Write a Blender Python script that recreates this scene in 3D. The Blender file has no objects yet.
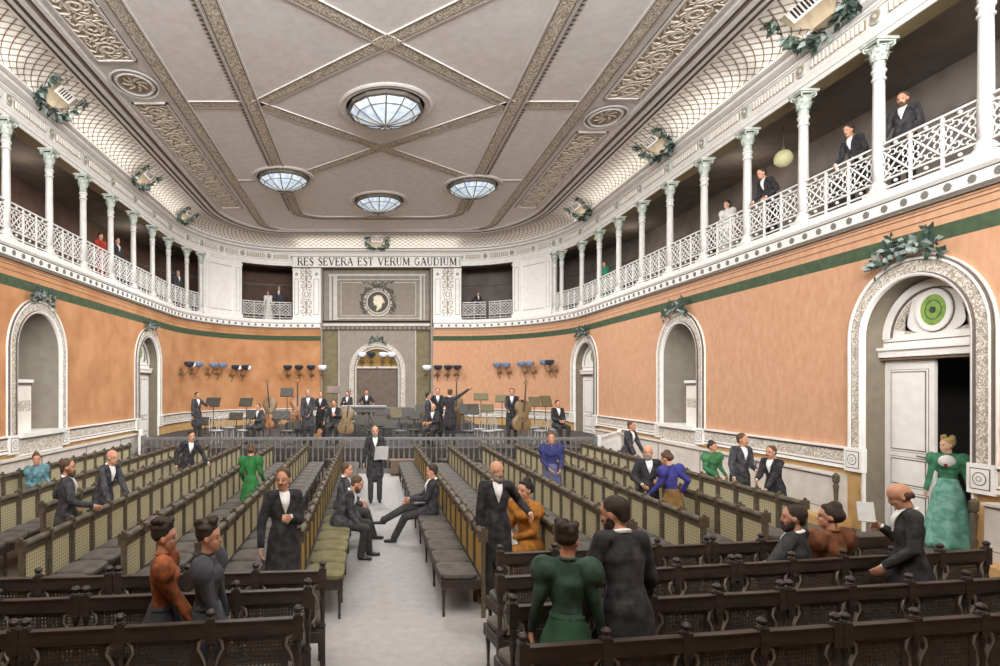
import bpy, math, random
from math import sin, cos, pi, sqrt, atan2, radians
from mathutils import Vector, Matrix

# ---------------------------------------------------------------- camera, world, lights, exposure
SC = bpy.context.scene
COL = SC.collection
F = 580.0; VX = 370.0; VY = 386.0; EYE = 2.6
cam_d = bpy.data.cameras.new('camera'); cam = bpy.data.objects.new('camera', cam_d); COL.objects.link(cam)
cam.location = (0, 0, EYE); cam.rotation_euler = (pi/2, 0, 0)
cam_d.sensor_width = 36; cam_d.lens = F/1000*36
cam_d.shift_x = (500-VX)/1000; cam_d.shift_y = (VY-333)/1000
cam_d.clip_start = .05; cam_d.clip_end = 200
SC.camera = cam
w = bpy.data.worlds.new('world'); SC.world = w; w.use_nodes = True
w.node_tree.nodes['Background'].inputs[0].default_value = (.95, .98, 1, 1)
w.node_tree.nodes['Background'].inputs[1].default_value = 0.22
SC.view_settings.view_transform = 'Standard'; SC.view_settings.look = 'None'
SC.view_settings.gamma = 1; SC.view_settings.use_curve_mapping = False
SC.view_settings.exposure = 0.28

def lamp(kind, name, loc, energy, color=(1, .95, .88), rot=(0, 0, 0), size=1, size_y=None, shape='DISK'):
    d = bpy.data.lights.new(name, kind); d.energy = energy; d.color = color
    if kind == 'AREA':
        d.shape = shape; d.size = size
        if size_y: d.size_y = size_y
    elif kind == 'POINT': d.shadow_soft_size = size
    o = bpy.data.objects.new(name, d); o.location = loc; o.rotation_euler = rot; COL.objects.link(o)
    return o
XC = .35                                   # centre line of the hall
CEIL = 9.87
# light of the glazed ceiling lamps
LAMPS = [(XC+.05, 15.1, .92), (XC, 22.7, .86), (XC-3.36, 20.2, .82), (XC+3.36, 21.0, .82)]
for x, y, r in LAMPS:
    lamp('AREA', 'ceiling_lamp_light', (x, y, CEIL-.66), 330, (.97, .98, 1), size=r*1.2)
# reflector lights in the cornice under the cove, throwing light up over cove and ceiling
for sx in (-1, 1):
    for yy in (4, 10, 16, 21.5):
        lamp('AREA', 'cove_light', (XC+sx*8.0, yy, 9.42), 11, (1, .98, .94), rot=(pi, radians(-10)*sx, 0), size=.35, size_y=5.4, shape='RECTANGLE')
lamp('AREA', 'cove_light', (XC, 28.45, 9.42), 14, (1, .98, .94), rot=(pi, 0, 0), size=8, size_y=.35, shape='RECTANGLE')
# added fill light high behind the viewer, to brighten the ceiling
lamp('AREA', 'rear_fill_light', (XC, -1.4, 7.9), 4300, (.96, .98, 1), rot=(radians(119), 0, 0), size=14, size_y=3.0, shape='RECTANGLE')
# gallery light
for sx in (-1, 1):
    for yy in (8, 16, 23):
        lamp('POINT', 'gallery_light', (XC+sx*9.9, yy, 8.2), 15, (1, .9, .75), size=.12)

# ---------------------------------------------------------------- materials
def lin(h):
    h = h.lstrip('#'); v = [int(h[i:i+2], 16)/255 for i in (0, 2, 4)]
    return tuple((c/12.92 if c <= .04045 else ((c+.055)/1.055)**2.4) for c in v)+(1,)
MATS = {}
def mat(name, col, rough=.8, col2=None, scale=6, amount=.5, bump=0, metal=0, emit=0, kind='noise', detail=6, stretch=None):
    if name in MATS: return MATS[name]
    m = bpy.data.materials.new(name); m.use_nodes = True; nt = m.node_tree; n = nt.nodes; b = n['Principled BSDF']
    b.inputs['Roughness'].default_value = rough; b.inputs['Metallic'].default_value = metal
    c1 = lin(col); c2 = lin(col2) if col2 else tuple(max(0, x*.72) for x in c1[:3])+(1,)
    tc = n.new('ShaderNodeTexCoord'); src = tc.outputs['Object']
    mp = n.new('ShaderNodeMapping'); nt.links.new(src, mp.inputs[0]); src = mp.outputs[0]
    if stretch: mp.inputs['Scale'].default_value = stretch
    mix = n.new('ShaderNodeMix'); mix.data_type = 'RGBA'
    mix.inputs[6].default_value = c1; mix.inputs[7].default_value = c2
    ns = n.new('ShaderNodeTexNoise'); ns.inputs['Scale'].default_value = scale; ns.inputs['Detail'].default_value = detail
    nt.links.new(src, ns.inputs['Vector'])
    if kind == 'noise':
        r = n.new('ShaderNodeMapRange'); r.inputs[1].default_value = .35; r.inputs[2].default_value = .68; r.inputs[4].default_value = amount
        nt.links.new(ns.outputs[0], r.inputs[0]); fac = r.outputs[0]
    elif kind == 'swirl':                       # relief of curling lines
        ns.inputs['Detail'].default_value = 1.5; ns.inputs['Distortion'].default_value = .8
        a = n.new('ShaderNodeMath'); a.operation = 'MULTIPLY'; a.inputs[1].default_value = 26
        s = n.new('ShaderNodeMath'); s.operation = 'SINE'
        nt.links.new(ns.outputs[0], a.inputs[0]); nt.links.new(a.outputs[0], s.inputs[0])
        r = n.new('ShaderNodeMapRange'); r.inputs[1].default_value = -.4; r.inputs[2].default_value = .4; r.inputs[4].default_value = amount
        nt.links.new(s.outputs[0], r.inputs[0]); fac = r.outputs[0]
    elif kind == 'weave':                       # cane webbing
        sx = n.new('ShaderNodeSeparateXYZ'); nt.links.new(src, sx.inputs[0]); prev = None
        for ax in (0, 2):
            a = n.new('ShaderNodeMath'); a.operation = 'MULTIPLY'; a.inputs[1].default_value = scale
            nt.links.new(sx.outputs[ax], a.inputs[0])
            f = n.new('ShaderNodeMath'); f.operation = 'FRACT'; nt.links.new(a.outputs[0], f.inputs[0])
            g = n.new('ShaderNodeMath'); g.operation = 'GREATER_THAN'; g.inputs[1].default_value = .5; nt.links.new(f.outputs[0], g.inputs[0])
            if prev is None: prev = g
            else:
                h = n.new('ShaderNodeMath'); h.operation = 'MULTIPLY'; nt.links.new(prev.outputs[0], h.inputs[0]); nt.links.new(g.outputs[0], h.inputs[1])
                prev = h
        q = n.new('ShaderNodeMath'); q.operation = 'MULTIPLY'; q.inputs[1].default_value = amount; nt.links.new(prev.outputs[0], q.inputs[0]); fac = q.outputs[0]
    nt.links.new(fac, mix.inputs[0]); nt.links.new(mix.outputs[2], b.inputs['Base Color'])
    if emit:
        nt.links.new(mix.outputs[2], b.inputs['Emission Color']); b.inputs['Emission Strength'].default_value = emit
    if bump:
        bp = n.new('ShaderNodeBump'); bp.inputs['Strength'].default_value = bump; bp.inputs['Distance'].default_value = .02
        nt.links.new(fac, bp.inputs['Height']); nt.links.new(bp.outputs[0], b.inputs['Normal'])
    MATS[name] = m
    return m
M = {}
def dm(k, *a, **kw): M[k] = mat(k, *a, **kw)
dm('white_paint', '#f3f0ea', .6, '#e0dad2', scale=5, amount=.5)
dm('cream_panel', '#efe9df', .7, '#dfd6c6', scale=8, amount=.5)
dm('ink_groove', '#6b5f55', .9)
dm('brown_groove', '#7b6450', .9, '#5d4b3d', scale=20)
dm('ceiling_plaster', '#dfdcd9', .9, '#d0cbc6', scale=5, amount=.7, detail=10)
dm('ceiling_mould', '#d2cdc8', .8, '#c0bab4', scale=5, amount=.5)
dm('ornament', '#d6ccbc', .85, '#94836b', scale=7, amount=1, kind='swirl', bump=.5)
dm('ornament_fine', '#d8d0c3', .85, '#97876f', scale=13, amount=1, kind='swirl', bump=.4)
dm('ornament_trim', '#e4ddd2', .85, '#a99a86', scale=16, amount=1, kind='swirl', bump=.4)
dm('tan_ground', '#ad9d88', .9, '#958570', scale=9, amount=.6)
dm('scroll_relief', '#d4cabb', .85, '#bdb2a1', scale=9, amount=.5)
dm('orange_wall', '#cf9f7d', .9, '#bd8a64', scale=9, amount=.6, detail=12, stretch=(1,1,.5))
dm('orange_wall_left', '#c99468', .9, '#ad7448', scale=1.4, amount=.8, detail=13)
dm('ochre_wall', '#c9a36c', .9, '#b08650', scale=4, amount=.6)
dm('green_stripe', '#4a5b40', .9, '#33432f', scale=9, amount=.7)
dm('dado_stone', '#d5cec4', .85, '#bfb6aa', scale=4, amount=.6)
dm('niche_plaster', '#948c7e', .9, '#807668', scale=4, amount=.6)
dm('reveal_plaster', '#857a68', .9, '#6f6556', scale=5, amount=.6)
dm('carpet', '#a8a4a1', .95, '#98938f', scale=9, amount=.6, detail=12)
dm('floor_boards', '#6a6154', .8, '#524b41', scale=5, amount=.7)
dm('stage_boards', '#4f4a47', .8, '#3b3735', scale=5, amount=.7)
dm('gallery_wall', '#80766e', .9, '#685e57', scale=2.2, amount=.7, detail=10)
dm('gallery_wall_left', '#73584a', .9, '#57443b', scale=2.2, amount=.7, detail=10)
dm('soffit_ochre', '#a8946f', .9, '#8d7b5d', scale=5, amount=.6)
dm('niche_olive', '#867a5d', .9, '#6d6249', scale=4, amount=.7, detail=9)
dm('niche_grey', '#9a9184', .9, '#877e72', scale=4, amount=.6)
dm('niche_brown', '#77685c', .9, '#625349', scale=5, amount=.7)
dm('lunette_ochre', '#a3834d', .9, '#8b6c3c', scale=5, amount=.6)
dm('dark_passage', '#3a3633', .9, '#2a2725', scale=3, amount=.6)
dm('boss_grey', '#77746c', .8)
dm('green_glass', '#93b457', .3, '#6f9140', scale=14, amount=.8)
dm('lamp_glass', '#dce9e4', .2, '#93a6dc', scale=5, amount=.7, emit=.42, detail=3)
dm('lamp_frame', '#6e675e', .5, '#4f4943', scale=12)
dm('leaf_green', '#47594e', .9, '#28352f', scale=14, amount=.8)
dm('leaf_grey', '#9aa39c', .8, '#6d7770', scale=14, amount=.8)
dm('cartouche', '#a3937a', .85, '#83755f', scale=7, amount=.6)
dm('ink', '#2a2725', .8)
dm('capital_tint', '#cfd2c8', .7, '#8d9a8c', scale=9, amount=.7)
dm('column_paint', '#dcd8d2', .6, '#c2bcb4', scale=6, amount=.5)
dm('iron_white', '#e6e3de', .6, '#cbc6c0', scale=9, amount=.5)
dm('wood_dark', '#43362e', .55, '#2a221d', scale=7, amount=.8, stretch=(1, 3, 3), bump=.15)
dm('wood_olive', '#675b46', .65, '#433a2c', scale=9, amount=.85, bump=.15)
dm('wood_brown', '#75604c', .7, '#55463a', scale=9, amount=.85)
dm('cane_gold', '#bcb18c', .85, '#6e6248', scale=24, amount=.8, kind='weave')
dm('cane_warm', '#b8994f', .85, '#715a2c', scale=26, amount=.8, kind='weave')
dm('cane_dark', '#4a3f35', .8, '#2e2620', scale=12, amount=.6)
dm('bracket_pale', '#8a7e70', .7, '#7f7568', scale=14, amount=.7)
dm('cushion_grey', '#67605a', .95, '#433d38', scale=7, amount=.75)
dm('cushion_olive', '#7e7955', .95, '#5c573a', scale=7, amount=.75)
dm('rail_grey', '#7d7b78', .7, '#5c5a58', scale=7, amount=.6)
dm('reflector_blue', '#8c9cb8', .35, '#62708c', scale=9, amount=.6)
dm('reflector_dark', '#39424f', .35, '#252b35', scale=9, amount=.6)
dm('reflector_white', '#e6ebf4', .3, '#cdd6ea', scale=9, amount=.5, emit=.25)
dm('bracket_bronze', '#8b6d47', .5, '#6a5238', scale=14, amount=.7)
dm('stand_dark', '#4a453d', .7, '#37332d', scale=9, amount=.6)
dm('stand_olive', '#6a5f42', .7, '#544b33', scale=9, amount=.6)
dm('violin_wood', '#a8713f', .4, '#85522a', scale=6, amount=.7)
dm('bass_wood', '#8a6f4b', .45, '#6b5336', scale=5, amount=.7)
dm('paper', '#c6c4c0', .9, '#aaa8a3', scale=14, amount=.5)
dm('globe_yellow', '#d9d2a2', .4, '#c5bd88', scale=5, amount=.5, emit=.12)
dm('relief_cream', '#efe2c8', .8, '#cdbfa3', scale=16, amount=.7)
dm('disc_dark', '#5a564c', .8, '#403d36', scale=14, amount=.7)
dm('desk_grey', '#6c6a68', .8, '#55524f', scale=6, amount=.6)
dm('desk_top', '#a5a29e', .7)
dm('chair_pale', '#b5b3b0', .7, '#8f8d8b', scale=9, amount=.6)

# ---------------------------------------------------------------- mesh building
class MB:
    def __init__(s): s.v = []; s.f = []; s.m = []; s.cur = 0
    def mat(s, i): s.cur = i; return s
    def quad(s, *p):
        b = len(s.v); s.v += [tuple(q) for q in p]; s.f.append(tuple(range(b, b+len(p)))); s.m.append(s.cur)
    def box(s, x0, x1, y0, y1, z0, z1, T=None):
        c = [(x0, y0, z0), (x1, y0, z0), (x1, y1, z0), (x0, y1, z0), (x0, y0, z1), (x1, y0, z1), (x1, y1, z1), (x0, y1, z1)]
        s.hexa(c, T)
    def hexa(s, c, T=None):
        if T: c = [T(*p) if callable(T) else tuple(T @ Vector(p)) for p in c]
        b = len(s.v); s.v += [tuple(p) for p in c]
        for f in ((0, 3, 2, 1), (4, 5, 6, 7), (0, 1, 5, 4), (1, 2, 6, 5), (2, 3, 7, 6), (3, 0, 4, 7)):
            s.f.append(tuple(b+i for i in f)); s.m.append(s.cur)
    def grid(s, rows, closed=False, caps=False):          # rows of equal numbers of points
        b = len(s.v); n = len(rows[0])
        for r in rows: s.v += [tuple(p) for p in r]
        for i in range(len(rows)-1):
            for j in range(n if closed else n-1):
                k = (j+1) % n
                s.f.append((b+i*n+j, b+i*n+k, b+(i+1)*n+k, b+(i+1)*n+j)); s.m.append(s.cur)
        if caps:
            s.f.append(tuple(b+j for j in reversed(range(n)))); s.m.append(s.cur)
            s.f.append(tuple(b+(len(rows)-1)*n+j for j in range(n))); s.m.append(s.cur)
    def lathe(s, prof, n=12, c=(0, 0, 0), flute=0, squash=1, T=None):      # prof: (r, z)
        rows = []
        for r, z in prof:
            row = []
            for k in range(n):
                a = 2*pi*k/n; rr = r*(1-(flute if k % 2 else 0))
                p = (c[0]+rr*cos(a), c[1]+rr*sin(a)*squash, c[2]+z)
                row.append(tuple(T @ Vector(p)) if T else p)
            rows.append(row)
        s.grid(rows, True, True)
    def tube(s, pts, r, n=6, flat=1):
        pts = [Vector(p) for p in pts]; rows = []; up = None
        rs = r if isinstance(r, (list, tuple)) else [r]*len(pts)
        for i, p in enumerate(pts):
            d = (pts[min(i+1, len(pts)-1)]-pts[max(i-1, 0)]).normalized()
            if up is None:
                up = Vector((0, 0, 1)) if abs(d.z) < .9 else Vector((1, 0, 0))
            u = d.cross(up)
            if u.length < 1e-4: u = d.orthogonal()
            u.normalize(); v = u.cross(d).normalized(); up = v
            rows.append([p+(u*cos(2*pi*k/n)+v*sin(2*pi*k/n)*flat)*rs[i] for k in range(n)])
        s.grid(rows, True, True)
    def ellipsoid(s, c, r, n=12, m=8, R=None):
        rows = []
        for i in range(m+1):
            t = pi*i/m; t = max(.02, min(pi-.02, t)); row = []
            for k in range(n):
                a = 2*pi*k/n; p = Vector((r[0]*sin(t)*cos(a), r[1]*sin(t)*sin(a), r[2]*cos(t)))
                if R: p = R @ p
                row.append(p+Vector(c))
            rows.append(row)
        rows = rows[::-1]; s.grid(rows, True, True)
    def capsule(s, p0, r0, p1, r1, kx=1, ky=1, ref=(1, 0, 0), n=14):
        p0 = Vector(p0); p1 = Vector(p1); w = p1-p0; L = w.length; w = w.normalized() if L > 1e-6 else Vector((0, 0, 1))
        u = Vector(ref)-w*w.dot(Vector(ref))
        if u.length < .05: u = w.orthogonal()
        u.normalize(); v = w.cross(u); rows = []
        for (c, r, sg) in ((p0, r0, -1), (p1, r1, 1)):
            an = (86, 60, 32, 0) if sg < 0 else (0, 32, 60, 86)
            for a in an:
                a = radians(a); q = c+w*(sg*r*sin(a)*min(kx, ky)); rr = r*cos(a)
                rows.append([q+u*(rr*kx*cos(2*pi*k/n))+v*(rr*ky*sin(2*pi*k/n)) for k in range(n)])
        s.grid(rows, True, True)
    def build(s, name, mats, parent=None, smooth=True, ang=.7, loc=None, link=True):
        me = bpy.data.meshes.new(name); me.from_pydata(s.v, [], s.f)
        if not isinstance(mats, (list, tuple)): mats = [mats]
        for m in mats: me.materials.append(M[m] if isinstance(m, str) else m)
        if len(mats) > 1: me.polygons.foreach_set('material_index', s.m)
        me.update()
        if smooth: me.shade_smooth(); me.set_sharp_from_angle(angle=ang)
        o = bpy.data.objects.new(name, me)
        if loc: o.location = loc
        if link: COL.objects.link(o)
        if parent: o.parent = parent
        return o
def tag(o, label=None, cat=None, group=None, kind=None):
    if label: o['label'] = label
    if cat: o['category'] = cat
    if group: o['group'] = group
    if kind: o['kind'] = kind
    return o
def empty(name, loc=(0, 0, 0), rz=0, label=None, cat=None, group=None, kind=None, scale=None):
    o = bpy.data.objects.new(name, None); o.location = loc; o.rotation_euler = (0, 0, rz); o.empty_display_size = .1
    if scale: o.scale = scale
    COL.objects.link(o); return tag(o, label, cat, group, kind)
KIDS = {}
def copy_tree(o, parent=None, label=None):
    c = o.copy(); COL.objects.link(c)
    if parent: c.parent = parent
    if label: c['label'] = label
    for ch in o.children: copy_tree(ch, c)
    return c
def inst(mesh_obj, name, parent, loc=(0, 0, 0), rz=0, scale=None):     # another object on the same mesh
    o = bpy.data.objects.new(name, mesh_obj.data); o.location = loc; o.rotation_euler = (0, 0, rz)
    if scale: o.scale = scale
    COL.objects.link(o); o.parent = parent; return o
def struct(name, mb, mats, parent=None, **k):
    o = mb.build(name, mats, parent, **k)
    if not parent: o['kind'] = 'structure'
    return o

# ---------------------------------------------------------------- the hall's plan: straight sides, elliptical far corners, straight end
HW, YE, EA, EB = 8.5, 29.0, 4.4, 5.5
def rpath(hw=HW, ye=YE, a=EA, b=EB, y0=-1.5, n=28):
    pts = [(hw, y0)]
    for i in range(n+1):
        t = pi/2*i/n; pts.append((hw-a+a*cos(t), ye-b+b*sin(t)))
    pts.append((0, ye)); return pts
_T = []; _y = -1.5
while _y < YE-EB-.01: _T.append((HW, _y)); _y += .5
for i in range(201):
    t = pi/2*i/200; _T.append((HW-EA+EA*cos(t), YE-EB+EB*sin(t)))
_x = HW-EA-.1
while _x > -.01: _T.append((_x, YE)); _x -= .1
_S = [-1.5]
for i in range(1, len(_T)): _S.append(_S[-1]+math.hypot(_T[i][0]-_T[i-1][0], _T[i][1]-_T[i-1][1]))
SEND = _S[-1]
def s_of_x(x):                                # arc position on the far part for a distance x from the centre line
    for i in range(len(_T)-1, 0, -1):
        if _T[i][0] >= x: return _S[i]
    return _S[-1]
def WP(side, s, off=0., z=0.):                # side +1 right, -1 left; off > 0 into the hall
    lo, hi = 0, len(_S)-1
    s = max(_S[0], min(_S[-1]-1e-6, s))
    while hi-lo > 1:
        m = (lo+hi)//2
        if _S[m] <= s: lo = m
        else: hi = m
    def tang(i):
        a = _T[max(0, i-1)]; b = _T[min(len(_T)-1, i+1)]; return Vector((b[0]-a[0], b[1]-a[1]))
    f = (s-_S[lo])/(_S[hi]-_S[lo]); p = Vector(_T[lo]).lerp(Vector(_T[hi]), f)
    t = tang(lo).normalized().lerp(tang(hi).normalized(), f).normalized()
    nrm = Vector((-t.y, t.x))                 # into the hall (for the right side path running away from the camera)
    q = p+nrm*off
    return Vector((XC+side*q.x, q.y, z))
SN = s_of_x(2.7)                              # where the stage niche begins
def stations(s0, s1, step=.45):
    out = [s0]
    if s0 < 23.2:
        k = s0
        while k < min(s1, 23.2)-1.6: k += 1.5; out.append(k)
    k = max(out[-1], 23.0) if s1 > 23.2 else None
    if k is not None:
        if k > out[-1]: out.append(k)
        while k < s1-step*1.2: k += step; out.append(k)
    out.append(s1); return out
def cblock(mb, side, s0, s1, o0, o1, z0, z1, step=.45):        # block that follows the wall's curve
    st = stations(s0, s1, step); rows = []
    for s in st: rows.append([WP(side, s, o0, z0), WP(side, s, o1, z0), WP(side, s, o1, z1), WP(side, s, o0, z1)])
    if side < 0: rows = [r[::-1] for r in rows]
    mb.grid(rows, True, True)
def csweep(mb, prof, s0=-1.5, s1=None, sides=(1, -1), mats=None, step=.45):     # open profile [(off, z)] swept along both sides
    s1 = SEND if s1 is None else s1
    for sd in sides:
        st = stations(s0, s1, step)
        for i in range(len(prof)-1):
            mb.cur = mats[i] if mats else 0
            rows = [[WP(sd, s, *prof[i]), WP(sd, s, *prof[i+1])] for s in st]
            if sd > 0: rows = [r[::-1] for r in rows]
            mb.grid(rows)
def psweep(mb, f, prof, mats=None):           # profile swept along rpath families: f(inset) -> points
    for i in range(len(prof)-1):
        mb.cur = mats[i] if mats else 0
        A = f(prof[i][0]); B = f(prof[i+1][0])
        for sg in (1, -1):
            rows = [[(XC+sg*a[0], a[1], prof[i][1]), (XC+sg*b[0], b[1], prof[i+1][1])] for a, b in zip(A, B)]
            if sg < 0: rows = [r[::-1] for r in rows]
            mb.grid(rows)
# ---------------------------------------------------------------- floor, stage
mb = MB(); mb.quad((XC-10.5, -1.5, 0), (XC+10.5, -1.5, 0), (XC+10.5, 30, 0), (XC-10.5, 30, 0)); struct('floor', mb, 'floor_boards')
mb = MB(); mb.box(-1.0, 1.75, .8, 17.2, -.01, .003); struct('floor_carpet', mb, 'carpet', smooth=False)
STG = .7
mb = MB(); pts = []
fr = [(-8.85+XC*0, 20.6), (-7.1, 17.75), (6.9, 17.75), (8.75, 20.4)]
front = [(-8.15, 20.6), (-6.95, 17.75), (6.95, 17.75), (8.85, 20.4)]
back = [tuple(WP(1, s)[:2]) for s in stations(21.5, SN)]+[(3.05, 29.6), (-2.35, 29.6)]+[tuple(WP(-1, s)[:2]) for s in reversed(stations(21.5, SN))]
loop = front+back
b0 = len(mb.v); mb.v += [(x, y, STG) for x, y in loop]+[(x, y, 0) for x, y in loop]; n = len(loop)
mb.f.append(tuple(range(n))); mb.m.append(0)
for i in range(n):
    j = (i+1) % n; mb.f.append((i, i+n, j+n, j)); mb.m.append(1)
struct('floor_stage', mb, ['stage_boards', 'wood_dark'], smooth=False)
mb = MB(); mb.box(-3.4, 4.2, 23.2, 29.3, STG, STG+.42); struct('floor_organ_platform', mb, ['stage_boards'], smooth=False)

# ---------------------------------------------------------------- lower walls with arched openings
AR = {1: [(9.42, 'door'), (16.55, 'niche'), (23.75, 'door')], -1: [(14.25, 'niche'), (21.3, 'door')]}
AW, AZ = .93, 3.45                        # half width of an opening, spring height
def arch_curve(sc, s, kind):
    d = abs(s-sc)
    return None if d > AW+1e-6 else AZ+sqrt(max(0, AW*AW-d*d))
ZR = [0, 1.05, 4.86, 5.1, 5.5]
def wall(side):
    mb = MB(); st = set(stations(-1.5, SN, .4))
    for sc, k in AR[side]:
        st = {s for s in st if abs(s-sc) > AW+.02}
        for i in range(25): st.add(sc-AW*cos(pi*i/24))
    st = sorted(st)
    for i in range(len(st)-1):
        a, b = st[i], st[i+1]; mid = (a+b)/2; ar = next(((sc, k) for sc, k in AR[side] if abs(mid-sc) < AW), None)
        for r in range(4):
            z0, z1 = ZR[r], ZR[r+1]; mb.cur = [0, 1, 2, 1][r]
            if not ar: spans = [(z0, z0, z1)]
            else:
                ca, cb = arch_curve(ar[0], max(ar[0]-AW, a), 0), arch_curve(ar[0], min(ar[0]+AW, b), 0); spans = []
                la, lb = max(z0, ca), max(z0, cb)
                if la < z1 or lb < z1: spans.append((min(la, z1), min(lb, z1), z1))
                if ar[1] == 'niche' and z0 < 1.48: mb_z1 = min(z1, 1.48); spans.append((z0, z0, mb_z1))
            for la, lb, zt in spans:
                q = [WP(side, a, 0, la), WP(side, b, 0, lb), WP(side, b, 0, zt), WP(side, a, 0, zt)]
                mb.quad(*(q if side < 0 else q[::-1]))
    return mb
struct('wall_right', wall(1), ['ochre_wall', 'orange_wall', 'green_stripe'], smooth=False)
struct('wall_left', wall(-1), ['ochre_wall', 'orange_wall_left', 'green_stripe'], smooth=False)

def arch_pts(sc, w, z0, zs, n=24):
    return [(sc-w, z0)]+[(sc-w*cos(pi*i/n), zs+w*sin(pi*i/n)) for i in range(n+1)]+[(sc+w, z0)]
def arch_sweep(mb, side, sc, prof, z0=1.05, mats=None, zs=AZ, n=24):     # prof: (extra radius, off)
    for i in range(len(prof)-1):
        mb.cur = mats[i] if mats else 0
        A = arch_pts(sc, AW+prof[i][0], z0, zs, n); B = arch_pts(sc, AW+prof[i+1][0], z0, zs, n)
        rows = [[WP(side, a[0], prof[i][1], a[1]), WP(side, b[0], prof[i+1][1], b[1])] for a, b in zip(A, B)]
        if side < 0: rows = [r[::-1] for r in rows]
        mb.grid(rows)
TRN = [0]
def trim(mb, mats, **k):
    TRN[0] += 1; return struct('trim_%d' % TRN[0], mb, mats, **k)
TP = [(.002, .0), (.002, .07), (.035, .09), (.05, .09), (.05, .05), (.065, .05), (.25, .05), (.26, .05), (.26, .08), (.30, .08), (.30, .04), (.315, .04), (.34, .05), (.34, 0)]
TM = [0, 0, 0, 2, 2, 1, 2, 0, 0, 2, 2, 0, 0]
for sd in AR:
    for sc, k in AR[sd]:
        mb = MB(); arch_sweep(mb, sd, sc, TP, 1.05, TM)
        if k == 'door':
            mb.cur = 0; cblock(mb, sd, sc-AW-.035, sc-AW, 0, .05, 0, 1.05); cblock(mb, sd, sc+AW, sc+AW+.035, 0, .05, 0, 1.05)
        for e in (-1, 1):           # corner blocks with a rosette where arch trim and dado moulding meet
            s0 = sc+e*(AW+.17); mb.cur = 0; cblock(mb, sd, s0-.19, s0+.19, 0, .10, 1.05, 1.48)
            mb.cur = 2; cblock(mb, sd, s0-.14, s0+.14, .1, .104, 1.11, 1.42); mb.cur = 0
            cblock(mb, sd, s0-.125, s0+.125, .1, .11, 1.125, 1.405)
            for rr, cc in ((.1, 2), (.085, 0), (.04, 2), (.03, 0)):
                mb.cur = cc; n = 16
                mb.v += [WP(sd, s0+rr*cos(2*pi*i/n), .112+(.1-rr)*.15, 1.265+rr*sin(2*pi*i/n)) for i in range(n)]
                mb.f.append(tuple(range(len(mb.v)-n, len(mb.v)))); mb.m.append(cc)
        trim(mb, ['white_paint', 'ornament_trim', 'ink_groove'])
# dado moulding between the openings
DP = [(0, 1.48), (.09, 1.48), (.09, 1.44), (.06, 1.42), (.06, 1.40), (.045, 1.40), (.045, 1.20), (.06, 1.20), (.06, 1.16), (.08, 1.14), (.08, 1.08), (0, 1.05)]
DM = [0, 0, 2, 2, 2, 1, 2, 0, 2, 0, 2]
for sd in (1, -1):
    cuts = [-1.5]
    for sc, k in AR[sd]: cuts += [sc-AW-.34, sc+AW+.34]
    cuts.append(SN)
    mb = MB()
    for i in range(0, len(cuts), 2):
        csweep(mb, DP, cuts[i], cuts[i+1], (sd,), DM)
    trim(mb, ['white_paint', 'ornament_trim', 'ink_groove'])
# white panelled low wall standing in front of the ochre plinth, with turned end posts
for sd, a, b in ((1, 10.75, 22.2), (1, 3.0, 8.15), (-1, 3, 20.1)):
    mb = MB(); mb.cur = 0; cblock(mb, sd, a, b, 0, .22, .16, .93); cblock(mb, sd, a, b, 0, .27, .93, .965)
    mb.cur = 1; cblock(mb, sd, a+.05, b-.05, .22, .223, .30, .312); cblock(mb, sd, a, b, .22, .226, .9, .912)
    k = a+2.2
    while k < b-.5: cblock(mb, sd, k, k+.03, .22, .225, .31, .9); k += 2.2
    mb.cur = 2; cblock(mb, sd, a-.1, b+.05, 0, .5, 0, .16)
    trim(mb, ['dado_stone', 'ink_groove', 'ochre_wall'])
PROF_POST = [(.06, 0), (.06, .12), (.035, .14), (.035, .2), (.05, .24), (.03, .3), (.038, .55), (.05, .62), (.03, .66), (.055, .7), (.055, .82), (.03, .84), (.02, .86)]
for sd, s in ((1, 10.68), (1, 8.24)):
    p = WP(sd, s, .27, .14); mb = MB(); mb.lathe(PROF_POST, 12)
    tag(mb.build('panel_post', 'wood_olive', loc=p), 'turned wooden post ending the white low wall on the %s side of the open door' % ('stage' if s > 9 else 'nearer'), 'post', )

# end of the hall behind the viewer: wall, and unseen gallery slab put in to shade the foreground
mb = MB(); mb.box(XC-8.6, XC+8.6, -1.7, -1.5, 0, 5.9); struct('wall_rear', mb, 'ochre_wall', smooth=False)
mb = MB(); mb.box(XC-8.5, XC+8.5, -1.5, 1.6, 5.6, 5.9); struct('ceiling_rear_gallery', mb, 'gallery_wall', smooth=False)
# ---------------------------------------------------------------- doors
def flat(sd, sc, off):              # local frame on the wall: u along the wall, w into the hall
    return lambda u, w, z: WP(sd, sc+u, off+w, z)
def disc(mb, T, u, z, ru, rz, w0, w1, n=20):
    rows = [[T(u+ru*cos(2*pi*i/n), w0, z+rz*sin(2*pi*i/n)) for i in range(n)], [T(u+ru*cos(2*pi*i/n), w1, z+rz*sin(2*pi*i/n)) for i in range(n)]]
    mb.grid(rows, True, True)
def ring(mb, T, u, z, r0, r1, w0, w1, n=24, a0=0, a1=2*pi, kz=1):
    rows = []
    for i in range(n+1):
        a = a0+(a1-a0)*i/n; c, s = cos(a), sin(a)
        rows.append([T(u+r0*c, w0, z+r0*s*kz), T(u+r1*c, w0, z+r1*s*kz), T(u+r1*c, w1, z+r1*s*kz), T(u+r0*c, w1, z+r0*s*kz)])
    mb.grid(rows, True)
DEPTH = .34
nd = 0
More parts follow.
